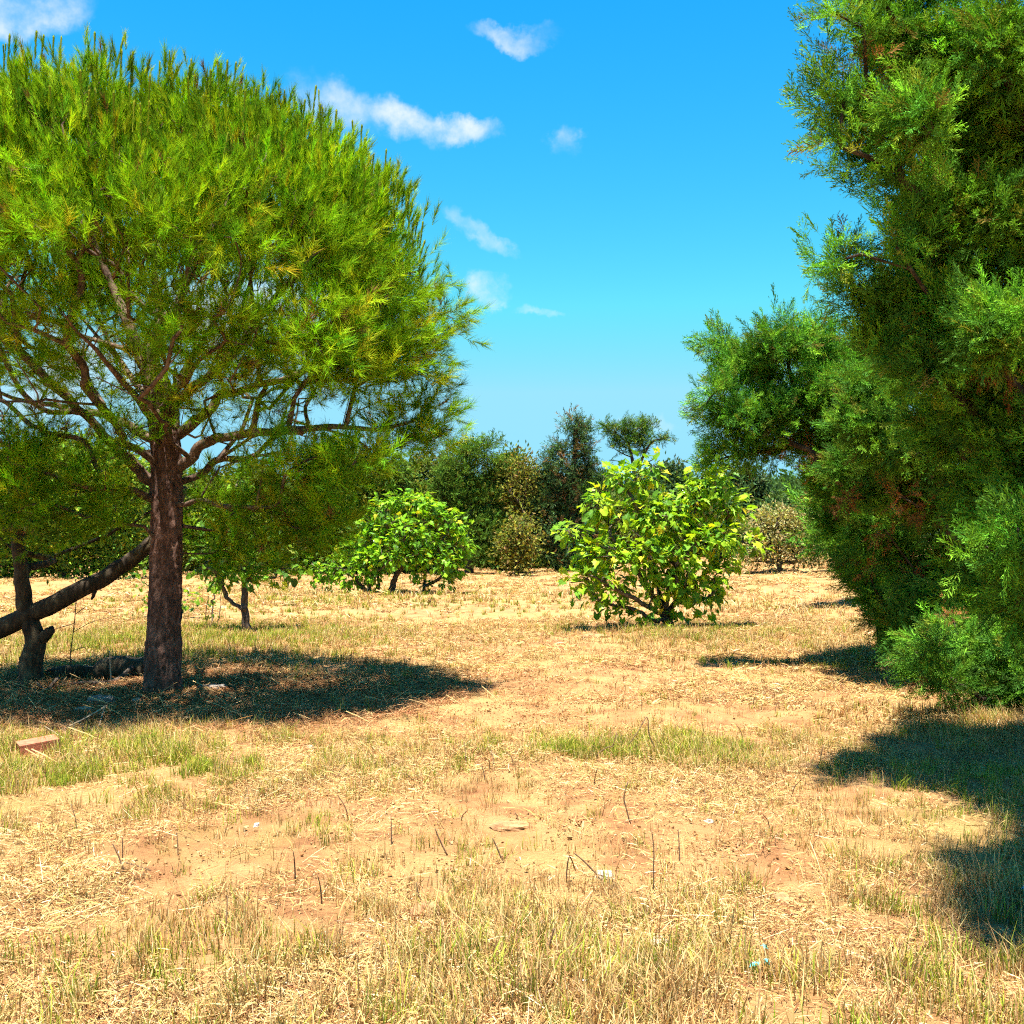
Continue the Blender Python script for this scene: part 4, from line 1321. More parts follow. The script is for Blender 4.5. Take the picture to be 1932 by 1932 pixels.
build_tree(406, (1075, 1082), [([(1075, 1082, 46), (1078, 1020, 46), (1082, 930, 46), (1086, 830, 46), (1088, 790, 46)], 0.24, 0.05)],
           [(1085, 792, 46, 15), (1070, 800, 46, 12), (1105, 802, 46, 12), (1088, 815, 46, 22), (1062, 850, 46, 22), (1095, 850, 46, 28), (1035, 868, 46, 18), (1060, 890, 46, 34), (1105, 890, 46, 30), (1130, 900, 46, 16), (1030, 910, 46, 30), (1070, 940, 46, 40), (1110, 950, 46, 36), (1020, 960, 46, 30), (1060, 1000, 46, 42), (1110, 1010, 46, 38), (1010, 1010, 46, 26), (1050, 1050, 46, 34), (1090, 1055, 46, 34), (1125, 1040, 46, 24), (1060, 1066, 46, 24), (1090, 1068, 46, 24), (1115, 1064, 46, 20)],
           'tall bluish juniper with a narrow pointed top at the far field edge', 36, 26, 1.15, BLUEG, None, tm=spray_set(BLUEG[:3] + [(0.16, 0.105, 0.055)], [0.3, 0.22, 0.26, 0.22]))
build_tree(407, (975, 1078), [([(975, 1078, 43), (976, 1050, 43), (975, 1010, 43)], 0.12, 0.05)],
           [(975, 1000, 43, 26), (960, 1030, 43, 24), (992, 1030, 43, 26), (975, 1055, 43, 26), (965, 900, 46, 26), (985, 880, 46, 22), (1000, 905, 46, 22), (975, 940, 46, 34), (1000, 970, 46, 30)],
           'olive yellow bush between the dark conifer and the bluish juniper', 40, 50, 0.16, [(0.15, 0.17, 0.03), (0.22, 0.22, 0.04), (0.09, 0.11, 0.03), (0.20, 0.13, 0.05)], [0.3, 0.25, 0.3, 0.15], 'bush', 'background_bush')
build_tree(408, (1196, 1075), [([(1200, 1060, 52), (1200, 980, 52), (1198, 920, 52), (1194, 870, 52), (1185, 835, 52)], 0.16, 0.06),
                              ([(1200, 960, 52), (1206, 900, 52), (1210, 870, 52), (1230, 835, 52), (1255, 826, 52)], 0.09, 0.04),
                              ([(1196, 885, 52), (1180, 872, 52), (1150, 868, 52)], 0.03, 0.015), ([(1208, 880, 52), (1230, 868, 52), (1240, 862, 52)], 0.03, 0.015), ([(1190, 862, 52), (1165, 850, 52), (1150, 835, 52)], 0.03, 0.015)],
           [(1140, 800, 52, 12, .6), (1155, 812, 52, 18, .6), (1180, 800, 52, 16, .6), (1210, 800, 52, 18, .6), (1232, 798, 52, 9, .6), (1190, 825, 52, 22, .6), (1165, 835, 52, 14, .6), (1215, 828, 52, 20, .6), (1245, 828, 52, 12, .6), (1265, 825, 52, 8, .6), (1215, 848, 52, 12, .6), (1175, 848, 52, 10, .6)],
           'slender flat-topped windswept tree silhouetted on the sky behind the round fig bush', 60, 20, 0.9, DARK, None, tm=spray_set(DARK, [0.34, 0.28, 0.28, 0.1]), spread=0.2)
build_tree(409, (1265, 1072), [([(1265, 1050, 62), (1265, 980, 62), (1265, 930, 62)], 0.2, 0.1)],
           [(1265, 890, 62, 20), (1245, 900, 62, 18), (1285, 905, 62, 18), (1265, 925, 62, 28), (1235, 940, 62, 22), (1300, 940, 62, 24), (1265, 970, 62, 30)],
           'pale rounded tree far off, showing above the middle of the round fig bush', 34, 70, 0.24, BLUEG, [0.35, 0.35, 0.22, 0.08])
build_tree(410, (1410, 1068), [([(1410, 1050, 62), (1410, 980, 62), (1410, 930, 62)], 0.2, 0.1)],
           [(1405, 895, 62, 20), (1385, 910, 62, 20), (1425, 910, 62, 20), (1440, 935, 62, 16), (1405, 930, 62, 28), (1380, 950, 62, 24), (1420, 960, 62, 28)],
           'small rounded far tree below the tip of the leaning cypress', 34, 70, 0.24, BLUEG, [0.35, 0.3, 0.28, 0.07])
build_tree(411, (1148, 1075), [([(1148, 1060, 56), (1148, 1000, 56), (1148, 930, 56)], 0.16, 0.06)],
           [(1148, 905, 56, 12), (1150, 925, 56, 18), (1135, 940, 56, 18), (1165, 945, 56, 20), (1150, 975, 56, 28)],
           'small dark conifer tucked between the bluish juniper and the flat-topped tree', 36, 26, 1.15, DARK, None, tm=spray_set(DARK))
build_tree(412, (1470, 1062), [([(1470, 1060, 36), (1470, 1040, 36), (1472, 1010, 36)], 0.03, 0.015), ([(1445, 1060, 36), (1446, 1030, 36)], 0.02, 0.01), ([(1500, 1060, 36), (1504, 1020, 36)], 0.02, 0.01)],
           [(1455, 985, 36, 26), (1480, 985, 36, 26), (1500, 1000, 36, 24), (1435, 1010, 36, 24), (1465, 1020, 36, 30), (1500, 1030, 36, 26), (1430, 1040, 36, 20), (1460, 1048, 36, 20), (1525, 1040, 36, 18), (1415, 1030, 36, 14), (1540, 1005, 36, 24), (1560, 1035, 36, 24), (1515, 980, 36, 20), (1408, 1052, 36, 16), (1440, 975, 36, 16)],
           'thicket of dry brown brushwood between the round fig bush and the cypress row', 70, 50, 0.12, BROWN, [0.32, 0.3, 0.2, 0.18], 'bush', 'dry_bush', spread=0.2)
build_tree(413, (1535, 1060), [([(1535, 1060, 42), (1536, 1040, 42), (1536, 1020, 42)], 0.02, 0.01)],
           [(1534, 1000, 42, 14), (1528, 1020, 42, 14), (1540, 1035, 42, 14), (1530, 1045, 42, 14), (1552, 1025, 42, 14)],
           'little yellow-leaved shrub at the foot of the farthest cypress', 120, 40, 0.09, [(0.30, 0.28, 0.03), (0.20, 0.22, 0.03), (0.12, 0.14, 0.03)], None, 'shrub', 'yellow_shrub', spread=0.14)
build_tree(414, (815, 1142), [([(812, 1146, 25), (812, 1138, 25), (813, 1130, 25)], 0.012, 0.006)],
           [(815, 1140, 25, 10, .6), (800, 1142, 25, 8, .6), (832, 1143, 25, 8, .6)],
           'low dark weedy tuft in front of the wide fig tree', 200, 30, 0.09, [(0.16, 0.10, 0.05), (0.10, 0.12, 0.03), (0.24, 0.18, 0.07)], None, 'weed', 'weed_tuft', rt=0.003, spread=0.08)
build_tree(415, (1470, 1066), [([(1470, 1060, 75), (1470, 1000, 75), (1470, 940, 75)], 0.2, 0.1)],
           [(1450, 925, 75, 24), (1480, 920, 75, 26), (1510, 925, 75, 26), (1440, 950, 75, 22), (1475, 950, 75, 28), (1510, 955, 75, 26), (1540, 930, 75, 26), (1475, 980, 75, 28), (1520, 990, 75, 28)],
           'smooth bright green tree far behind the dry brushwood', 20, 60, 0.28, [(0.07, 0.16, 0.04), (0.09, 0.19, 0.045), (0.05, 0.12, 0.035)], None)

build_tree(416, (800, 1084), [([(800, 1084, 48), (802, 1030, 48), (800, 960, 48)], 0.2, 0.08)],
           [(800, 890, 48, 34), (770, 930, 48, 40), (825, 940, 48, 40), (795, 990, 48, 46), (760, 1010, 48, 40), (835, 1020, 48, 40), (800, 1050, 48, 40), (845, 890, 48, 24)],
           'shadowy evergreen seen behind the crown of the wide fig tree', 34, 70, 0.22, OLIVE, [0.3, 0.25, 0.35, 0.1])
build_tree(417, (955, 1082), [([(955, 1082, 50), (955, 1030, 50), (957, 960, 50)], 0.2, 0.08)],
           [(960, 880, 50, 26), (945, 920, 50, 34), (985, 915, 50, 30), (960, 965, 50, 40), (1000, 960, 50, 34), (950, 1015, 50, 38), (995, 1020, 50, 38), (970, 1055, 50, 34), (1020, 1055, 50, 30)],
           'dark evergreen closing the gap between the spiky conifer and the bluish juniper', 34, 70, 0.22, DARK, [0.32, 0.25, 0.33, 0.1])
build_tree(418, (300, 1090), [([(300, 1090, 50), (300, 1040, 50), (302, 980, 50)], 0.2, 0.08)],
           [(300, 900, 50, 40), (260, 930, 50, 44), (340, 925, 50, 44), (300, 970, 50, 50), (250, 1010, 50, 46), (345, 1000, 50, 46), (300, 1040, 50, 46), (360, 1050, 50, 34), (250, 1060, 50, 30), (310, 1068, 50, 26)],
           'deep green tree standing straight behind the pine trunk in the distance', 34, 70, 0.22, DARK, [0.32, 0.25, 0.33, 0.1])
build_tree(419, (1180, 1078), [([(1180, 1078, 50), (1180, 1050, 50), (1182, 1000, 50)], 0.16, 0.06)],
           [(1170, 965, 50, 30), (1210, 960, 50, 30), (1150, 1010, 50, 34), (1195, 1010, 50, 36), (1240, 1000, 50, 34), (1170, 1050, 50, 30), (1220, 1050, 50, 30), (1280, 1020, 50, 34), (1330, 1020, 50, 34), (1380, 1010, 50, 34), (1300, 1050, 50, 30), (1360, 1050, 50, 30)],
           'long dark hedge-like bush behind the stems of the round fig bush', 34, 70, 0.20, OLIVE, [0.32, 0.25, 0.33, 0.1], 'bush', 'background_bush')

build_tree(420, (1000, 1080), [([(1000, 1080, 53), (1000, 1050, 53), (1002, 1000, 53)], 0.16, 0.06)],
           [(x_, y_, 53, 34) for x_ in range(700, 1150, 38) for y_ in (940, 995, 1050)],
           'long evergreen hedge running behind the conifers at the far field edge', 22, 70, 0.24, DARK, [0.34, 0.3, 0.26, 0.1], 'hedge', 'evergreen_hedge')

# the wood that closes the field, too far to tell its trees apart
rgw = rng_of(420)
n = 3600
fx = rgw.uniform(-95, 95, n)
fy = rgw.uniform(59, 70, n) + 0.0022 * fx ** 2
top = 2.0 + 2.0 * fbm(np.stack([fx * 0.11, fy * 0, fx * 0 + 3], -1), 3) + 1.4 * fbm(np.stack([fx * 0.5, fy * 0, fx * 0], -1), 2)
pz = np.stack([fx, fy, rgw.random(n) ** 0.7 * top + height(fx, fy) + 0.2], -1)
WOOD_C = [(0.06, 0.12, 0.035), (0.08, 0.14, 0.04), (0.04, 0.085, 0.03)]
wt = [template('wood_tuft', *tuft_of([(v_ * 0.3, t_, s_) for (v_, t_, s_) in LEAF_T], rgw, 130, 0.7, 0.45, _ball, WOOD_C, None), M_LEAF_I) for _ in range(4)]
fw = repeat_tufts('far_wood', wt, pz, frames(unit(rgw.normal(0, 0.2, (n, 3)) + [0, 0, 1]), rgw), rgw.uniform(0.8, 1.3, n), np.exp(rgw.normal(0, 0.2, (n, 1))) * np.ones(3), None, rgw)
tag(fw, 'low green wood closing the far end of the field', 'wood', None, 'stuff')


# ------------------------------------------------------------------ grass and straw
PATCH_GREEN = [(-3.6, 8.2, 2.0, 0.7, 1.0), (-2.4, 7.3, 1.3, 0.8, 1.0), (-4.6, 7.2, 1.2, 0.8, .8), (0.7, 8.2, 1.1, 0.9, .9), (1.6, 8.0, .9, .7, .7), (1.5, 4.4, 1.1, .7, .4), (0.2, 4.1, .9, .5, .3), (2.9, 5.6, .8, .8, .5), (-1.9, 3.9, .8, .35, .9), (-5, 17, 3.5, 3.5, 1.1), (-5, 25, 5, 4, .9),
               (3.0, 17.8, 1.6, 1.6, .9), (1.2, 19.5, 1.5, 1.5, .6), (4.5, 12.8, 1.2, .8, .8), (3.0, 13.5, 1.0, .6, .8), (3.1, 6.8, .9, 1.0, .7), (0.6, 26, 3, 2.5, .5), (2.4, 6.3, .5, .6, .4), (-3.2, 29, 4, 3, .5)]
PATCH_BARE = [(0.15, 10.2, 1.2, 2.6, .95), (0.9, 15.5, 1.6, 4.0, .9), (0.55, 6.3, .9, .9, .8), (-.3, 23, 2.0, 5, .7), (-.8, 6.4, .8, .5, .7), (-3.6, 11.0, 3.4, 1.7, .8), (-3.2, 5.2, 1.4, .55, .8), (-1.6, 5.7, 1.1, .5, .6), (-2.9, 4.45, .8, .3, .8), (0.0, 11.5, 1.5, 1.6, .7), (0.8, 15, 1.6, 3, .7), (0.6, 5.3, .8, .5, .5), (1.3, 9.5, 1.2, 1, .5), (2.6, 10.5, 1.0, 1.2, .4), (-.4, 7.0, .8, .6, .5)]
PATCH_DENSE = [(1.2, 3.9, 2.6, .9, 1.0), (2.3, 4.6, 1.0, .8, .8), (-4.0, 8.0, 2.6, .9, .9), (-2.2, 7.3, 1.3, .9, .8), (.8, 8.2, 1.3, .8, .6), (-5.5, 16, 4, 4, .9), (3, 17, 2.5, 2.5, .8), (3.6, 9.6, .8, .8, .9), (5.5, 15, 1.5, 4, .9), (-3, 28, 7, 4, .7), (4.5, 24, 4, 5, .6), (-1.6, 3.7, 1.2, .4, .7)]


def patch(ps, x, y):
    r = np.zeros_like(x)
    for (a, b, sa, sb, k) in ps:
        r = np.maximum(r, k * np.exp(-((x - a) / sa) ** 2 - ((y - b) / sb) ** 2))
    return r


def field_points(rg, n, y0, y1, margin=1.35):
    """points in the part of the field the picture can show, with a step to either side"""
    d = np.sqrt(rg.random(n) * (y1 ** 2 - y0 ** 2) + y0 ** 2)
    x = rg.uniform(-1, 1, n) * (0.467 * d * margin * 0.82 + 0.8)
    return x, d


STRAW_C = [(0.48, 0.33, 0.135), (0.40, 0.25, 0.095), (0.29, 0.165, 0.06), (0.16, 0.075, 0.032), (0.56, 0.43, 0.23)]
GREEN_C = [(0.19, 0.245, 0.024), (0.26, 0.30, 0.034), (0.35, 0.325, 0.055), (0.12, 0.19, 0.022)]


def grass_tuft(rg, n, rad, h0, hs_, wid, cols, w, bend):
    az0 = rg.random(n) * 2 * np.pi
    rr = rad * np.sqrt(rg.random(n))
    b = np.stack([rr * np.cos(az0), rr * np.sin(az0), -0.02 + 0 * rr], -1)
    az = rg.random(n) * 2 * np.pi
    ld = np.stack([np.cos(az), np.sin(az), 0 * az], -1)
    a2 = az + rg.normal(0, 0.7, n)
    sd = np.stack([-np.sin(a2), np.cos(a2), 0 * az], -1) * (wid * rg.uniform(0.6, 1.1, n) * 0.5)[:, None]
    h = rg.lognormal(math.log(h0), hs_, n)
    ln = np.clip(rg.beta(2, 3, n) * bend, 0, 1)
    L = (ln * h)[:, None]
    hz_ = (h * np.sqrt(np.maximum(1 - ln ** 2 * 0.8, 0.06)) + 0.02)[:, None]
    up = np.array([0, 0, 1.0])
    mid = b + ld * L * 0.33 + up * hz_ * 0.62
    tip = b + ld * L + up * hz_
    v = np.stack([b - sd, b + sd, mid - sd * 0.8, mid + sd * 0.8, tip], 1).reshape(-1, 3)
    tt = (np.array([[0, 1, 3], [0, 3, 2], [2, 3, 4]])[None] + (np.arange(n) * 5)[:, None, None]).reshape(-1, 3)
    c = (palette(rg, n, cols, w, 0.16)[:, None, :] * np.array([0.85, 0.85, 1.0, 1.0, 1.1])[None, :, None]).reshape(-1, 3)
    return v, tt, c


def straw_patch(rg, n, rad, l0, wid, cols, w):
    az0 = rg.random(n) * 2 * np.pi
    rr = rad * rg.random(n) ** 0.6
    c = np.stack([rr * np.cos(az0), rr * np.sin(az0), 0.004 + rg.random(n) ** 2 * 0.022], -1)
    az = rg.random(n) * 2 * np.pi
    ln = np.minimum(rg.lognormal(math.log(l0), 0.72, n), 0.22)
    tilt = rg.normal(0.05, 0.22, n)
    c[:, 2] += np.abs(np.sin(tilt)) * ln * 0.4
    d = np.stack([np.cos(az) * np.cos(tilt), np.sin(az) * np.cos(tilt), np.sin(tilt)], -1) * (ln * 0.5)[:, None]
    sd = np.stack([-np.sin(az), np.cos(az), rg.normal(0, 0.6, n)], -1) * (wid * rg.uniform(0.5, 1.2, n) * 0.5)[:, None]
    bow = np.array([0, 0, 1.0]) * (ln * rg.uniform(-0.02, 0.1, n))[:, None]
    v = np.stack([c - d - sd, c - d + sd, c + bow - sd, c + bow + sd, c + d - sd * 0.6, c + d + sd * 0.6], 1).reshape(-1, 3)
    tt = (np.array([[0, 1, 3], [0, 3, 2], [2, 3, 5], [2, 5, 4]])[None] + (np.arange(n) * 6)[:, None, None]).reshape(-1, 3)
    return v, tt, np.repeat(palette(rg, n, cols, w, 0.16), 6, 0)


def ground_frames(x, y, rg):
    e = 0.12
    hx = (height(x + e, y) - height(x - e, y)) / (2 * e)
    hy = (height(x, y + e) - height(x, y - e)) / (2 * e)
    return frames(unit(np.stack([-hx, -hy, np.ones_like(hx)], -1)), rg)


def grow_field():
    rg = rng_of(500)
    dw = [0.32, 0.30, 0.18, 0.07, 0.13]
    gw = [0.3, 0.32, 0.25, 0.13]
    T = {}
    for z, wk, hk, nb in (('near', 1.0, 0.92, 16), ('mid', 1.6, 1.0, 14), ('far', 3.2, 1.15, 14)):
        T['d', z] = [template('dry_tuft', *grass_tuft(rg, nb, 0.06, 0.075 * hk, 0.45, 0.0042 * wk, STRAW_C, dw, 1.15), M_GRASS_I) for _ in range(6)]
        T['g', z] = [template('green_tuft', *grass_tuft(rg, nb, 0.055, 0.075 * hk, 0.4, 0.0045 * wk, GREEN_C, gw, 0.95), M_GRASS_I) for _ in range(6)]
        T['s', z] = [template('straw_patch', *straw_patch(rg, 180, 0.21, 0.024 * (1 if z == 'near' else 1.25 if z == 'mid' else 1.9), 0.0026 * wk, STRAW_C, [0.25, 0.24, 0.19, 0.23, 0.09]), M_STRAW_I) for _ in range(6)]
    acc = {'d': [], 'g': [], 's': []}
    for (z, n, y0, y1) in (('near', 34000, 2.9, 9.5), ('mid', 34000, 9.5, 21), ('far', 34000, 21, 56)):
        x, y = field_points(rg, n, y0, y1)
        cl = fbm(np.stack([x * 1.6, y * 1.6, x * 0], -1), 3)
        cl2 = fbm(np.stack([x * 5.5, y * 5.5, x * 0 + 7], -1), 2)
        dens = patch(PATCH_DENSE, x, y)
        pg = patch(PATCH_GREEN, x, y)
        bare = patch(PATCH_BARE, x, y)
        pr_ = np.clip((0.13 + 0.80 * dens + 0.35 * pg) * (1 - 0.85 * bare) * sstep(cl * 0.6 + cl2 * 0.5, 0.38, 0.68) * 1.8, 0, 1)
        keep = rg.random(n) < pr_
        x, y, pg, dens, cl2 = x[keep], y[keep], pg[keep], dens[keep], cl2[keep]
        isg = rg.random(len(x)) < np.clip(0.08 + 0.58 * pg + 0.6 * (cl2 - 0.5), 0.02, 0.8)
        for key, m_ in (('g', isg), ('d', ~isg)):
            acc[key].append((z, x[m_], y[m_], rg.uniform(0.7, 1.25, m_.sum()) * (0.8 + 0.45 * dens[m_])))
    for (z, n, y0, y1) in (('near', 4200, 2.9, 9.5), ('mid', 5200, 9.5, 21), ('far', 6000, 21, 52)):
        x, y = field_points(rg, n, y0, y1)
        cl = fbm(np.stack([x * 0.9, y * 0.9, x * 0 + 3], -1), 3)
        keep = rg.random(n) < np.clip(np.maximum(sstep(cl, 0.40, 0.70), 0.10) * (1 - 0.93 * patch(PATCH_BARE, x, y)), 0.02, 1)
        acc['s'].append((z, x[keep], y[keep], rg.uniform(0.8, 1.3, keep.sum()) * (1.0 if z == 'near' else 1.25)))
    duff = [template('needle_duff', *straw_patch(rg, 150, 0.24, 0.06, 0.0032, [(0.31, 0.135, 0.055), (0.38, 0.19, 0.085), (0.22, 0.10, 0.045), (0.44, 0.27, 0.13)], None), M_STRAW_I) for _ in range(4)]  # fallen needles, their colour made lighter and redder to warm the pine's shadow
    n = 900
    x = -3.5 + rg.normal(0, 1.5, n)
    y = 10.9 + rg.normal(0, 1.05, n)
    o = repeat_tufts('needle_litter', duff, np.stack([x, y, height(x, y)], -1), ground_frames(x, y, rg), rg.uniform(0.8, 1.3, n), np.exp(rg.normal(0, 0.15, (n, 1))) * np.ones(3), None, rg)
    tag(o, 'reddish brown carpet of fallen needles under the pine', 'needle litter', None, 'stuff')
    crumb = []
    for _ in range(5):
        bag = Bag()
        for _k in range(26):
            v = unit(rg.normal(size=(6, 3)))
            v = np.array([[1, 0, 0], [-1, 0, 0], [0, 1, 0], [0, -1, 0], [0, 0, 1], [0, 0, -1.0]]) * rg.uniform(0.6, 1.2, (6, 1))
            v = v @ frames(rg.normal(size=(1, 3)), rg)[0].T
            sz = min(rg.lognormal(math.log(0.0048), 0.5), 0.013)
            a_, r_ = rg.random() * 6.28, 0.25 * math.sqrt(rg.random())
            v = v * sz + np.array([r_ * math.cos(a_), r_ * math.sin(a_), sz * 0.35])
            bag.add(v, [[4, 0, 2], [4, 2, 1], [4, 1, 3], [4, 3, 0], [5, 2, 0], [5, 1, 2], [5, 3, 1], [5, 0, 3]], palette(rg, 1, [(0.34, 0.19, 0.08), (0.42, 0.26, 0.12), (0.24, 0.12, 0.05)], None, 0.12)[0])
        crumb.append(template('soil_crumbs', np.concatenate(bag.v), np.concatenate(bag.t), np.concatenate(bag.c), M_STRAW_I))
    x, y = field_points(rg, 5200, 2.9, 20)
    cl = fbm(np.stack([x * 0.8, y * 0.8, x * 0 + 13], -1), 3)
    keep = rg.random(len(x)) < np.clip(0.25 + 0.9 * patch(PATCH_BARE, x, y) + sstep(cl, 0.5, 0.7), 0, 1)
    x, y = x[keep], y[keep]
    o = repeat_tufts('soil_crumb_litter', crumb, np.stack([x, y, height(x, y)], -1), ground_frames(x, y, rg), rg.uniform(0.8, 1.3, len(x)), np.exp(rg.normal(0, 0.1, (len(x), 1))) * np.ones(3), None, rg)
    tag(o, 'loose crumbs of sandy earth scattered over the field', 'soil crumbs', None, 'stuff')
    for key, nm, lab, cat in (('d', 'dry_grass', 'dry yellow grass standing over the field', 'grass'), ('g', 'green_grass', 'patches of short green grass in the field', 'grass'), ('s', 'straw_litter', 'cut straw lying on the sandy soil', 'straw')):
        tm, X, Y, S, K = [], [], [], [], []
        for (z, x, y, sc) in acc[key]:
            X.append(x); Y.append(y); S.append(sc); K.append(len(tm) + rg.integers(0, 6, len(x)))
            tm += T[key, z]
        X, Y, S, K = map(np.concatenate, (X, Y, S, K))
        tint = np.exp(rg.normal(0, 0.12, (len(X), 1))) * np.exp(rg.normal(0, 0.04, (len(X), 3)))
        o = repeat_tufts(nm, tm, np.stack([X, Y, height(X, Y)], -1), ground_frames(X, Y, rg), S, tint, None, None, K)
        tag(o, lab, cat, None, 'stuff')


grow_field()


# ------------------------------------------------------------------ small things lying about
def stone(name, px, py, size, mat, label, cat='stone', seed=0, flat=0.6, group=None, sink=0.42, rotz=0.0, boxy=0.0, d=None):
    p = G(px, py) if d is None else d
    r = rng_of(seed + 900)
    nu, nv = 22, 14
    th = np.linspace(0, 2 * np.pi, nu, endpoint=False)
    ph = np.linspace(0, np.pi, nv)
    v = np.stack([np.outer(np.sin(ph), np.cos(th)), np.outer(np.sin(ph), np.sin(th)), np.outer(np.cos(ph), np.ones(nu))], -1).reshape(-1, 3)
    if boxy:
        m_ = np.max(np.abs(v), 1, keepdims=True)
        v = v * (1 - boxy) + (v / m_) * boxy * 0.85
    v = v * (0.55 + 0.9 * fbm(v * 2.3 + seed * 3.1, 4))[:, None]
    sz = np.array(size) if np.ndim(size) else np.array([size, size * r.uniform(0.7, 1), size * flat])
    v = v * sz * 0.5
    c, s = math.cos(rotz), math.sin(rotz)
    v = v @ np.array([[c, s, 0], [-s, c, 0], [0, 0, 1]])
    i = np.arange(nv - 1)[:, None]; j = np.arange(nu)[None]
    A = i * nu + j; B = i * nu + (j + 1) % nu
    t_ = np.concatenate([np.stack([A, A + nu, B + nu], -1).reshape(-1, 3), np.stack([A, B + nu, B], -1).reshape(-1, 3)])
    o = link(name, make_mesh(name, v, t_, mat, None, False))
    o.location = (p[0], p[1], p[2] + sz[2] * (0.5 - sink))
    tag(o, label, cat, group)
    return o


def stick(name, pts, r0, r1, mat, label, cat, group=None, sides=6, twigs=(), rough=0.0, n=None):
    pts = np.asarray(pts, float)
    base = pts[0].copy()
    q = resample(pts - base, n or len(pts) * 4, 0)
    v, t_ = tube(q, np.linspace(r0, r1, len(q)), sides, rough, 14)
    bag = Bag()
    bag.add(v, t_, (1, 1, 1))
    for tw in twigs:
        tq = resample(np.asarray(tw, float) - base, 6)
        v, t_ = tube(tq, np.linspace(r1 * 1.1, r1 * 0.6, len(tq)), 4)
        bag.add(v, t_, (1, 1, 1))
    o = bag.build(name, mat, None, True)
    o.location = base
    tag(o, label, cat, group)
    return o


# hollow clay brick
bp_ = G(72, 1424)
BL, BW, BH = 0.27, 0.20, 0.09


def box_tris(bag, lo, hi):
    x0, y0, z0 = lo; x1, y1, z1 = hi
    v = [(x0, y0, z0), (x1, y0, z0), (x1, y1, z0), (x0, y1, z0), (x0, y0, z1), (x1, y0, z1), (x1, y1, z1), (x0, y1, z1)]
    t_ = [(0, 2, 1), (0, 3, 2), (4, 5, 6), (4, 6, 7), (0, 1, 5), (0, 5, 4), (1, 2, 6), (1, 6, 5), (2, 3, 7), (2, 7, 6), (3, 0, 4), (3, 4, 7)]
    bag.add(v, t_, (1, 1, 1))


bag = Bag()
w_ = 0.012
box_tris(bag, (-BL / 2, -BW / 2, 0), (BL / 2, BW / 2, w_))
box_tris(bag, (-BL / 2, -BW / 2, BH - w_), (BL / 2, BW / 2, BH))
for yy in (-BW / 2, -BW / 6 - w_ / 2, BW / 6 - w_ / 2, BW / 2 - w_):
    box_tris(bag, (-BL / 2 + (0 if abs(yy + BW / 2) < 1e-6 or yy > BW / 4 else 0.002), yy + (0.0003 if yy < 0 else -0.0003), w_), (BL / 2 - 0.001, yy + w_, BH - w_))
box_tris(bag, (BL / 2 - 0.02, -BW / 2 + w_, w_), (BL / 2 - 0.002, BW / 2 - w_, BH - w_))
brk = bag.build('hollow_brick', M_CLAY)
brk.location = (bp_[0], bp_[1] + 0.04, bp_[2] + 0.02)
brk.rotation_euler = (0.02, -0.10, math.radians(32))
tag(brk, 'red hollow clay brick lying in the grass in front of the pine', 'brick')

# litter round the pine's foot
pb = G(308, 1306)
stone('stone_slab', 402, 1300, (0.30, 0.16, 0.075), M_GREYSTONE, 'pale flat stone slab on the ground to the right of the pine trunk', 'stone', 1, rotz=0.1, boxy=0.8, sink=0.2)
stone('stone_block', 193, 1332, (0.26, 0.18, 0.15), M_GREYSTONE, 'grey squarish stone block in the shade left of the pine trunk', 'stone', 2, rotz=0.3, boxy=0.75, sink=0.25)
stone('shade_stone', 330, 1316, (0.16, 0.10, 0.06), M_STONE, 'small pale stone touching the foot of the pine trunk', 'stone', 3)
stone('shade_stone', 40, 1296, (0.20, 0.14, 0.09), M_OLDBARK, 'mossy round stone at the foot of the gnarled stump', 'stone', 4)
stone('shade_stone', 160, 1342, (0.17, 0.13, 0.08), M_STONE, 'rounded dusty stone beside the grey stone block', 'stone', 5)
stone('shade_stone', 110, 1335, (0.10, 0.08, 0.05), M_STONE, 'small stone in the shade above the red brick', 'stone', 6)
stone('shade_stone', 262, 1322, (0.13, 0.10, 0.06), M_STONE, 'small brownish stone between the pine trunk and the grey stone block', 'stone', 7)
q0, q1, q2 = G(172, 1287), G(215, 1285), G(268, 1288)
stick('rotten_log', [q0 + [0, 0.25, 0.09], q1 + [0, 0.22, 0.13], q2 + [0, 0.2, 0.09]], 0.11, 0.15, M_OLDBARK, 'short thick rotten log end lying just left of the pine trunk', 'log', None, 14, (), 0.22, 16)
q0, q1, q2 = G(75, 1290), G(120, 1287), G(185, 1288)
stick('rotten_log', [q0 + [0, 0.3, 0.05], q1 + [0, 0.32, 0.085], q2 + [0, 0.3, 0.05]], 0.085, 0.07, M_OLDBARK, 'low decayed log lying between the gnarled stump and the thick log end', 'log', None, 12, (), 0.25, 16)
q0, q1, q2, q3 = G(110, 1300), G(160, 1296), G(215, 1294), G(252, 1286)
stick('dead_branch', [q0 + [0, 0, .03], q1 + [0, 0, .05], q2 + [0, 0, .05], q3 + [0, 0, .16]], 0.014, 0.03, M_FIGBARK, 'pale dead branch with a thick upturned end in front of the logs', 'branch', None, 7)
q0, q1, q2 = G(72, 1298), G(90, 1304), G(112, 1296)
stick('dead_branch', [q0 + [0, 0, .06], q1 + [0, 0, .02], q2 + [0, 0, .10]], 0.012, 0.02, M_FIGBARK, 'short crooked pale branch at the foot of the gnarled stump', 'branch', None, 6)
q0, q1 = G(118, 1378), G(205, 1353)
stick('bleached_stick', [q0 + [0, 0, .01], (q0 + q1) / 2 + [0, 0, .05], q1 + [0, 0, .11]], 0.005, 0.008, M_STICK, 'long straight bleached stick leaning in the shade behind the red brick', 'stick', None, 6, [[q1 + [0, 0, .11], q1 + [-0.02, -.04, .06], G(190, 1372) + [0, 0, .01]]])
q0 = G(138, 1386)
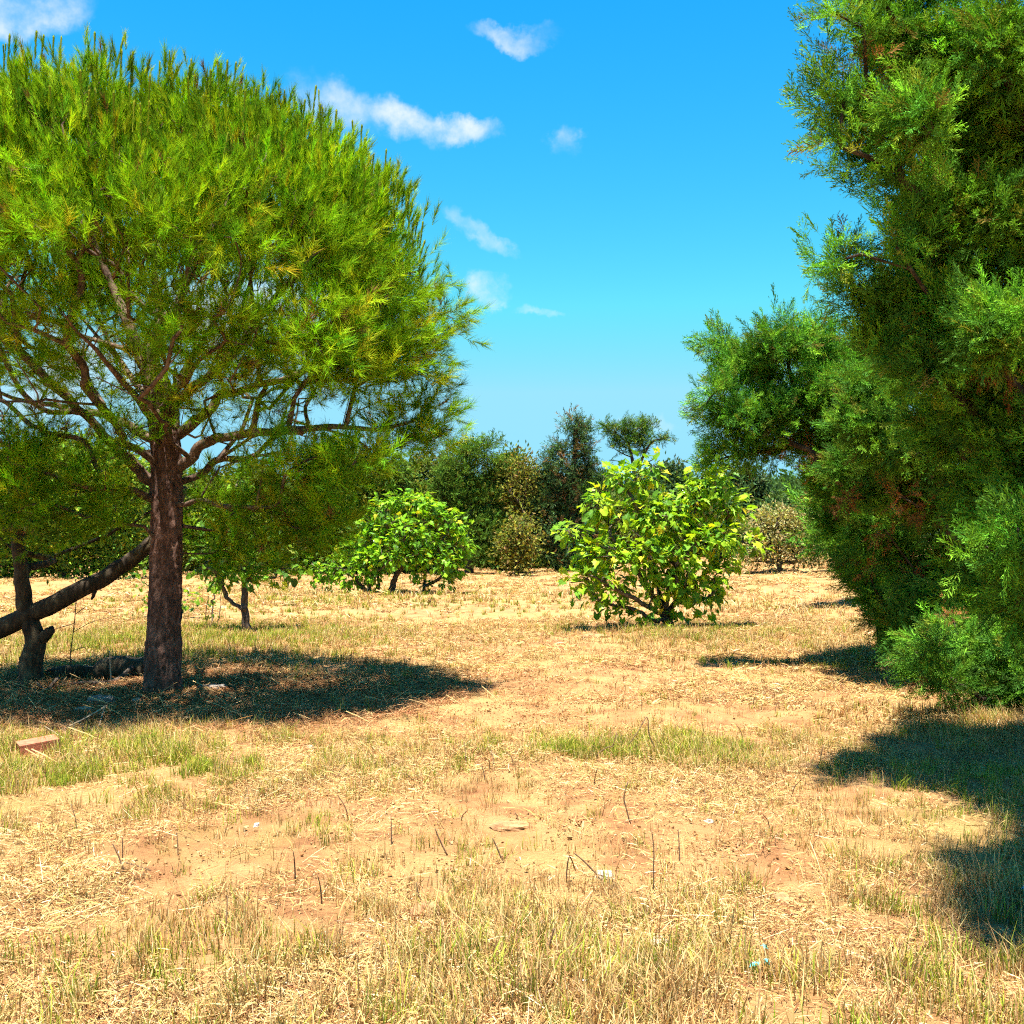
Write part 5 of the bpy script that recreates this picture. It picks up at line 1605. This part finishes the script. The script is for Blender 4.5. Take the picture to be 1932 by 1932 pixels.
stick('bleached_stick', [q0, q0 + [0.02, 0, .09], q0 + [-0.02, -.01, .13]], 0.004, 0.003, M_STICK, 'short hooked pale stalk right of the red brick, in the grass', 'stick')
q0 = G(88, 1390)
stick('bleached_stick', [q0 + [0, 0, .09], q0 + [.10, -.05, .05], q0 + [.16, -.08, .02]], 0.004, 0.005, M_STICK, 'short straight pale straw lying just above the red brick', 'stick')
q0 = G(135, 1276)
stick('dry_sapling', [q0, q0 + [0, 0, .25], q0 + [.03, 0, .5], q0 + [0.06, 0, .85], q0 + [.05, 0, 1.1]], 0.008, 0.004, M_STALK, 'thin leafless sapling standing below the leaning trunk', 'sapling', None, 5,
      [[q0 + [0, 0, .28], q0 + [.15, 0, .33], q0 + [.22, 0, .25]], [q0 + [.03, 0, .5], q0 + [.25, 0, .62], q0 + [.5, .1, .68]], [q0 + [.04, 0, .6], q0 + [-.12, 0, .55], q0 + [-.3, 0, .5]], [q0 + [.05, 0, .7], q0 + [.2, 0, .8], q0 + [.27, 0, .74]], [q0 + [0, 0, .2], q0 + [.15, 0, .1], q0 + [.22, 0, .04]]])
q0 = G(212, 1290)
stick('dry_sapling', [q0, q0 + [-.01, 0, .2], q0 + [-.02, 0, .36]], 0.008, 0.006, M_STICK, 'short upright pale twig in front of the thick rotten log end', 'twig')

# dark dry stalks standing in the straw
STALKS = [
    ([(1232, 1683, 0), (1231, 1640, .0), (1232, 1600, 0), (1228, 1563, 0)], 0.0035, 'tallest thin dark stalk standing upright in the yellow grass near the white stone'),
    ([(1188, 1551, 0), (1181, 1525, 0), (1176, 1500, 0), (1184, 1472, 0)], 0.0045, 'curved dark stalk standing on bare soil above the upright tall stalk'),
    ([(1138, 1662, 0), (1120, 1640, 0), (1098, 1618, 0), (1083, 1606, 0)], 0.0045, 'dark stalk leaning up and left from the white stone'),
    ([(1068, 1660, 0), (1069, 1635, 0), (1074, 1612, 0), (1085, 1638, .1)], 0.004, 'dark bent stalk folded like a hairpin left of the white stone'),
    ([(1238, 1416, 0), (1224, 1385, 0), (1220, 1352, 0), (1205, 1375, -.05), (1186, 1402, -.1)], 0.005, 'dark stalk bent sharply into an upside-down V in the green patch'),
    ([(1125, 1434, 0), (1128, 1420, 0), (1145, 1408, 0), (1155, 1405, 0), (1163, 1380, 0)], 0.0045, 'dark stalk lying flat then turning up, beside the upside-down V stalk'),
    ([(240, 1640, 0), (228, 1610, 0), (217, 1588, 0)], 0.0045, 'slanting dark stalk on the bare soil, crossing a second stalk at its foot'),
    ([(236, 1620, 0), (236, 1596, 0), (235, 1576, 0)], 0.004, 'short upright dark stalk behind the slanting crossed stalk'),
    ([(238, 1622, 0), (265, 1630, 0), (290, 1638, 0)], 0.004, 'dark stalk lying on bare soil at the foot of the crossed stalks'),
    ([(950, 1625, 0), (940, 1600, 0), (930, 1578, 0)], 0.005, 'dark slanting stalk with a clod at its top, in mid-field straw'),
    ([(845, 1610, 0), (830, 1580, 0), (822, 1560, 0)], 0.0045, 'pair-like double dark stalk leaning left in mid-field straw'),
    ([(800, 1705, 0), (790, 1680, 0), (786, 1660, 0)], 0.005, 'short thick dark stalk stub above the rounded clod'),
    ([(1045, 1745, 0), (1038, 1770, 0), (1032, 1795, 0)], 0.004, 'dark stalk in the thick foreground grass below the hairpin stalk'),
]
for i, (pix, r, lab) in enumerate(STALKS):
    low_ = max(pix, key=lambda q: q[1])
    gb = G(low_[0], low_[1])
    pts = np.array([P(x, y, gb[1] + d) for (x, y, d) in pix])
    if pix[0] != low_:
        pts = pts
    pts[:, 2] = np.maximum(pts[:, 2], height(pts[:, 0], pts[:, 1]) - 0.01)
    stick('dry_stalk', pts, r, r * 0.65, M_STALK, lab, 'stalk', 'single dark stalks in the straw', 5)
rgs = rng_of(77)
spots = [(932, 1445), (925, 1455), (970, 1440), (893, 1420), (1250, 1395), (1290, 1385), (1420, 1330), (1355, 1320), (1460, 1345), (1545, 1440), (1580, 1475), (690, 1425), (640, 1460), (1060, 1345), (1010, 1300), (1210, 1340), (870, 1545), (740, 1590), (610, 1700), (430, 1760), (880, 1440), (915, 1470), (1400, 1395), (1310, 1455), (1490, 1500), (1330, 1520), (1450, 1560), (780, 1470), (1120, 1480), (1385, 1480), (980, 1555), (660, 1545), (560, 1660), (340, 1610), (1280, 1620), (150, 1560)]
for i, (x, y) in enumerate(spots):
    b = G(x, y)
    h = rgs.uniform(0.06, 0.15)
    l = rgs.normal(0, 0.06, 2)
    stick('stubble_stalk', [b - [0, 0, .01], b + [l[0] * .3, l[1] * .3, h * .5], b + [l[0], l[1], h]], rgs.uniform(.003, .0045), .002, M_STALK, 'short dark stubble stalk poking up from the straw', 'stalk', 'short stubble stalks in the straw', 4)

# stones, clods and scraps
stone('white_stone', 1140, 1652, (0.085, 0.07, 0.06), M_WHITESTONE, 'white stone on bare soil at the foot of the leaning dark stalk', 'stone', 11, boxy=0.4)
stone('pale_stone', 1336, 1549, (0.055, 0.045, 0.035), M_WHITESTONE, 'small cream stone in the straw right of the curved dark stalk', 'stone', 12)
stone('pale_stone', 1472, 1695, (0.08, 0.07, 0.06), M_CLOD, 'rounded earthy stone half hidden in yellow grass right of the tallest stalk', 'stone', 13)
stone('pale_stone', 1240, 1772, (0.07, 0.06, 0.04), M_STONE, 'flat pinkish stone in the foreground grass below the tallest stalk', 'stone', 14)
stone('pale_stone', 588, 1312 + 98, (0.06, 0.05, 0.04), M_WHITESTONE, 'small whitish stone in the green grass strip', 'stone', 15)
stone('pale_stone', 1083, 1415, (0.05, 0.04, 0.03), M_STONE, 'small pale stone left of the upside-down V stalk', 'stone', 16)
stone('pale_stone', 1520, 1452, (0.16, 0.12, 0.08), M_CLOD, 'lump of sandy earth at the left end of the cypress shadow', 'clod', 17)
stone('earth_clod', 805, 1728, (0.14, 0.13, 0.12), M_CLOD, 'rounded sandy clod in the foreground below the thick stalk stub', 'clod', 18)
stone('earth_clod', 730, 1416, (0.20, 0.09, 0.07), M_CLOD, 'long low clod casting a dark line, right of the green grass strip', 'clod', 19)
stone('earth_clod', 962, 1560, (0.20, 0.10, 0.07), M_CLOD, 'ragged brown clod at the top of the slanting mid-field stalk', 'clod', 20)
stone('earth_clod', 765, 1248, (0.12, 0.08, 0.10), M_CLOD, 'small dark clod on the far rim of the pine shadow', 'clod', 21, sink=0.2)
stone('earth_clod', 850, 1247, (0.11, 0.08, 0.09), M_CLOD, 'dark clod near the right tip of the pine shadow', 'clod', 22, sink=0.2)
stone('earth_clod', 1122, 1202, (0.42, 0.20, 0.10), M_CLOD, 'low brown earth heap to the left of the round fig bush foot', 'clod', 23)
stone('earth_clod', 1350, 1655, (0.06, 0.05, 0.035), M_CLOD, 'tiny brown clod right of the tallest stalk', 'clod', 24)
stone('white_scrap', 487, 1555, (0.05, 0.02, 0.03), M_WHITE, 'small white scrap beside the bare soil left of mid-field', 'scrap', 25, rotz=1.2)
stone('white_scrap', 1103, 1846, (0.05, 0.018, 0.02), M_WHITE, 'thin white scrap in the foreground grass', 'scrap', 26, rotz=0.2)


def crumpled(name, px, py, size, mat, label, seed, lift=0.03):
    p = G(px, py)
    r = rng_of(seed)
    n = 7
    u, v_ = np.meshgrid(np.linspace(-1, 1, n), np.linspace(-1, 1, n))
    v = np.stack([u * size, v_ * size * 0.5, size * (fbm(np.stack([u * 1.7, v_ * 1.7, u * 0 + seed], -1), 3) - 0.35) * 1.6], -1).reshape(-1, 3) + r.normal(0, size * 0.06, (n * n, 3))
    i, j = np.meshgrid(np.arange(n - 1), np.arange(n - 1), indexing='ij')
    a = (i * n + j).ravel()
    t_ = np.concatenate([np.stack([a, a + 1, a + n + 1], -1), np.stack([a, a + n + 1, a + n], -1)])
    me = make_mesh(name, v, t_, mat)
    o = link(name, me)
    md = o.modifiers.new('thickness', 'SOLIDIFY'); md.thickness = 0.002
    o.location = (p[0], p[1], p[2] + lift)
    o.rotation_euler = (0.7, 0.3, r.random() * 3)
    tag(o, label, 'plastic scrap')


crumpled('plastic_scrap', 1430, 1832, 0.035, M_TEAL, 'bright teal plastic scrap in the foreground grass', 31)
crumpled('plastic_scrap', 1438, 1795, 0.018, M_TEAL, 'smaller dull teal shred just above the bright teal scrap', 32)
crumpled('plastic_scrap', 1934, 1690, 0.05, M_BLUE, 'pale blue plastic piece in the shade at the right edge', 33)
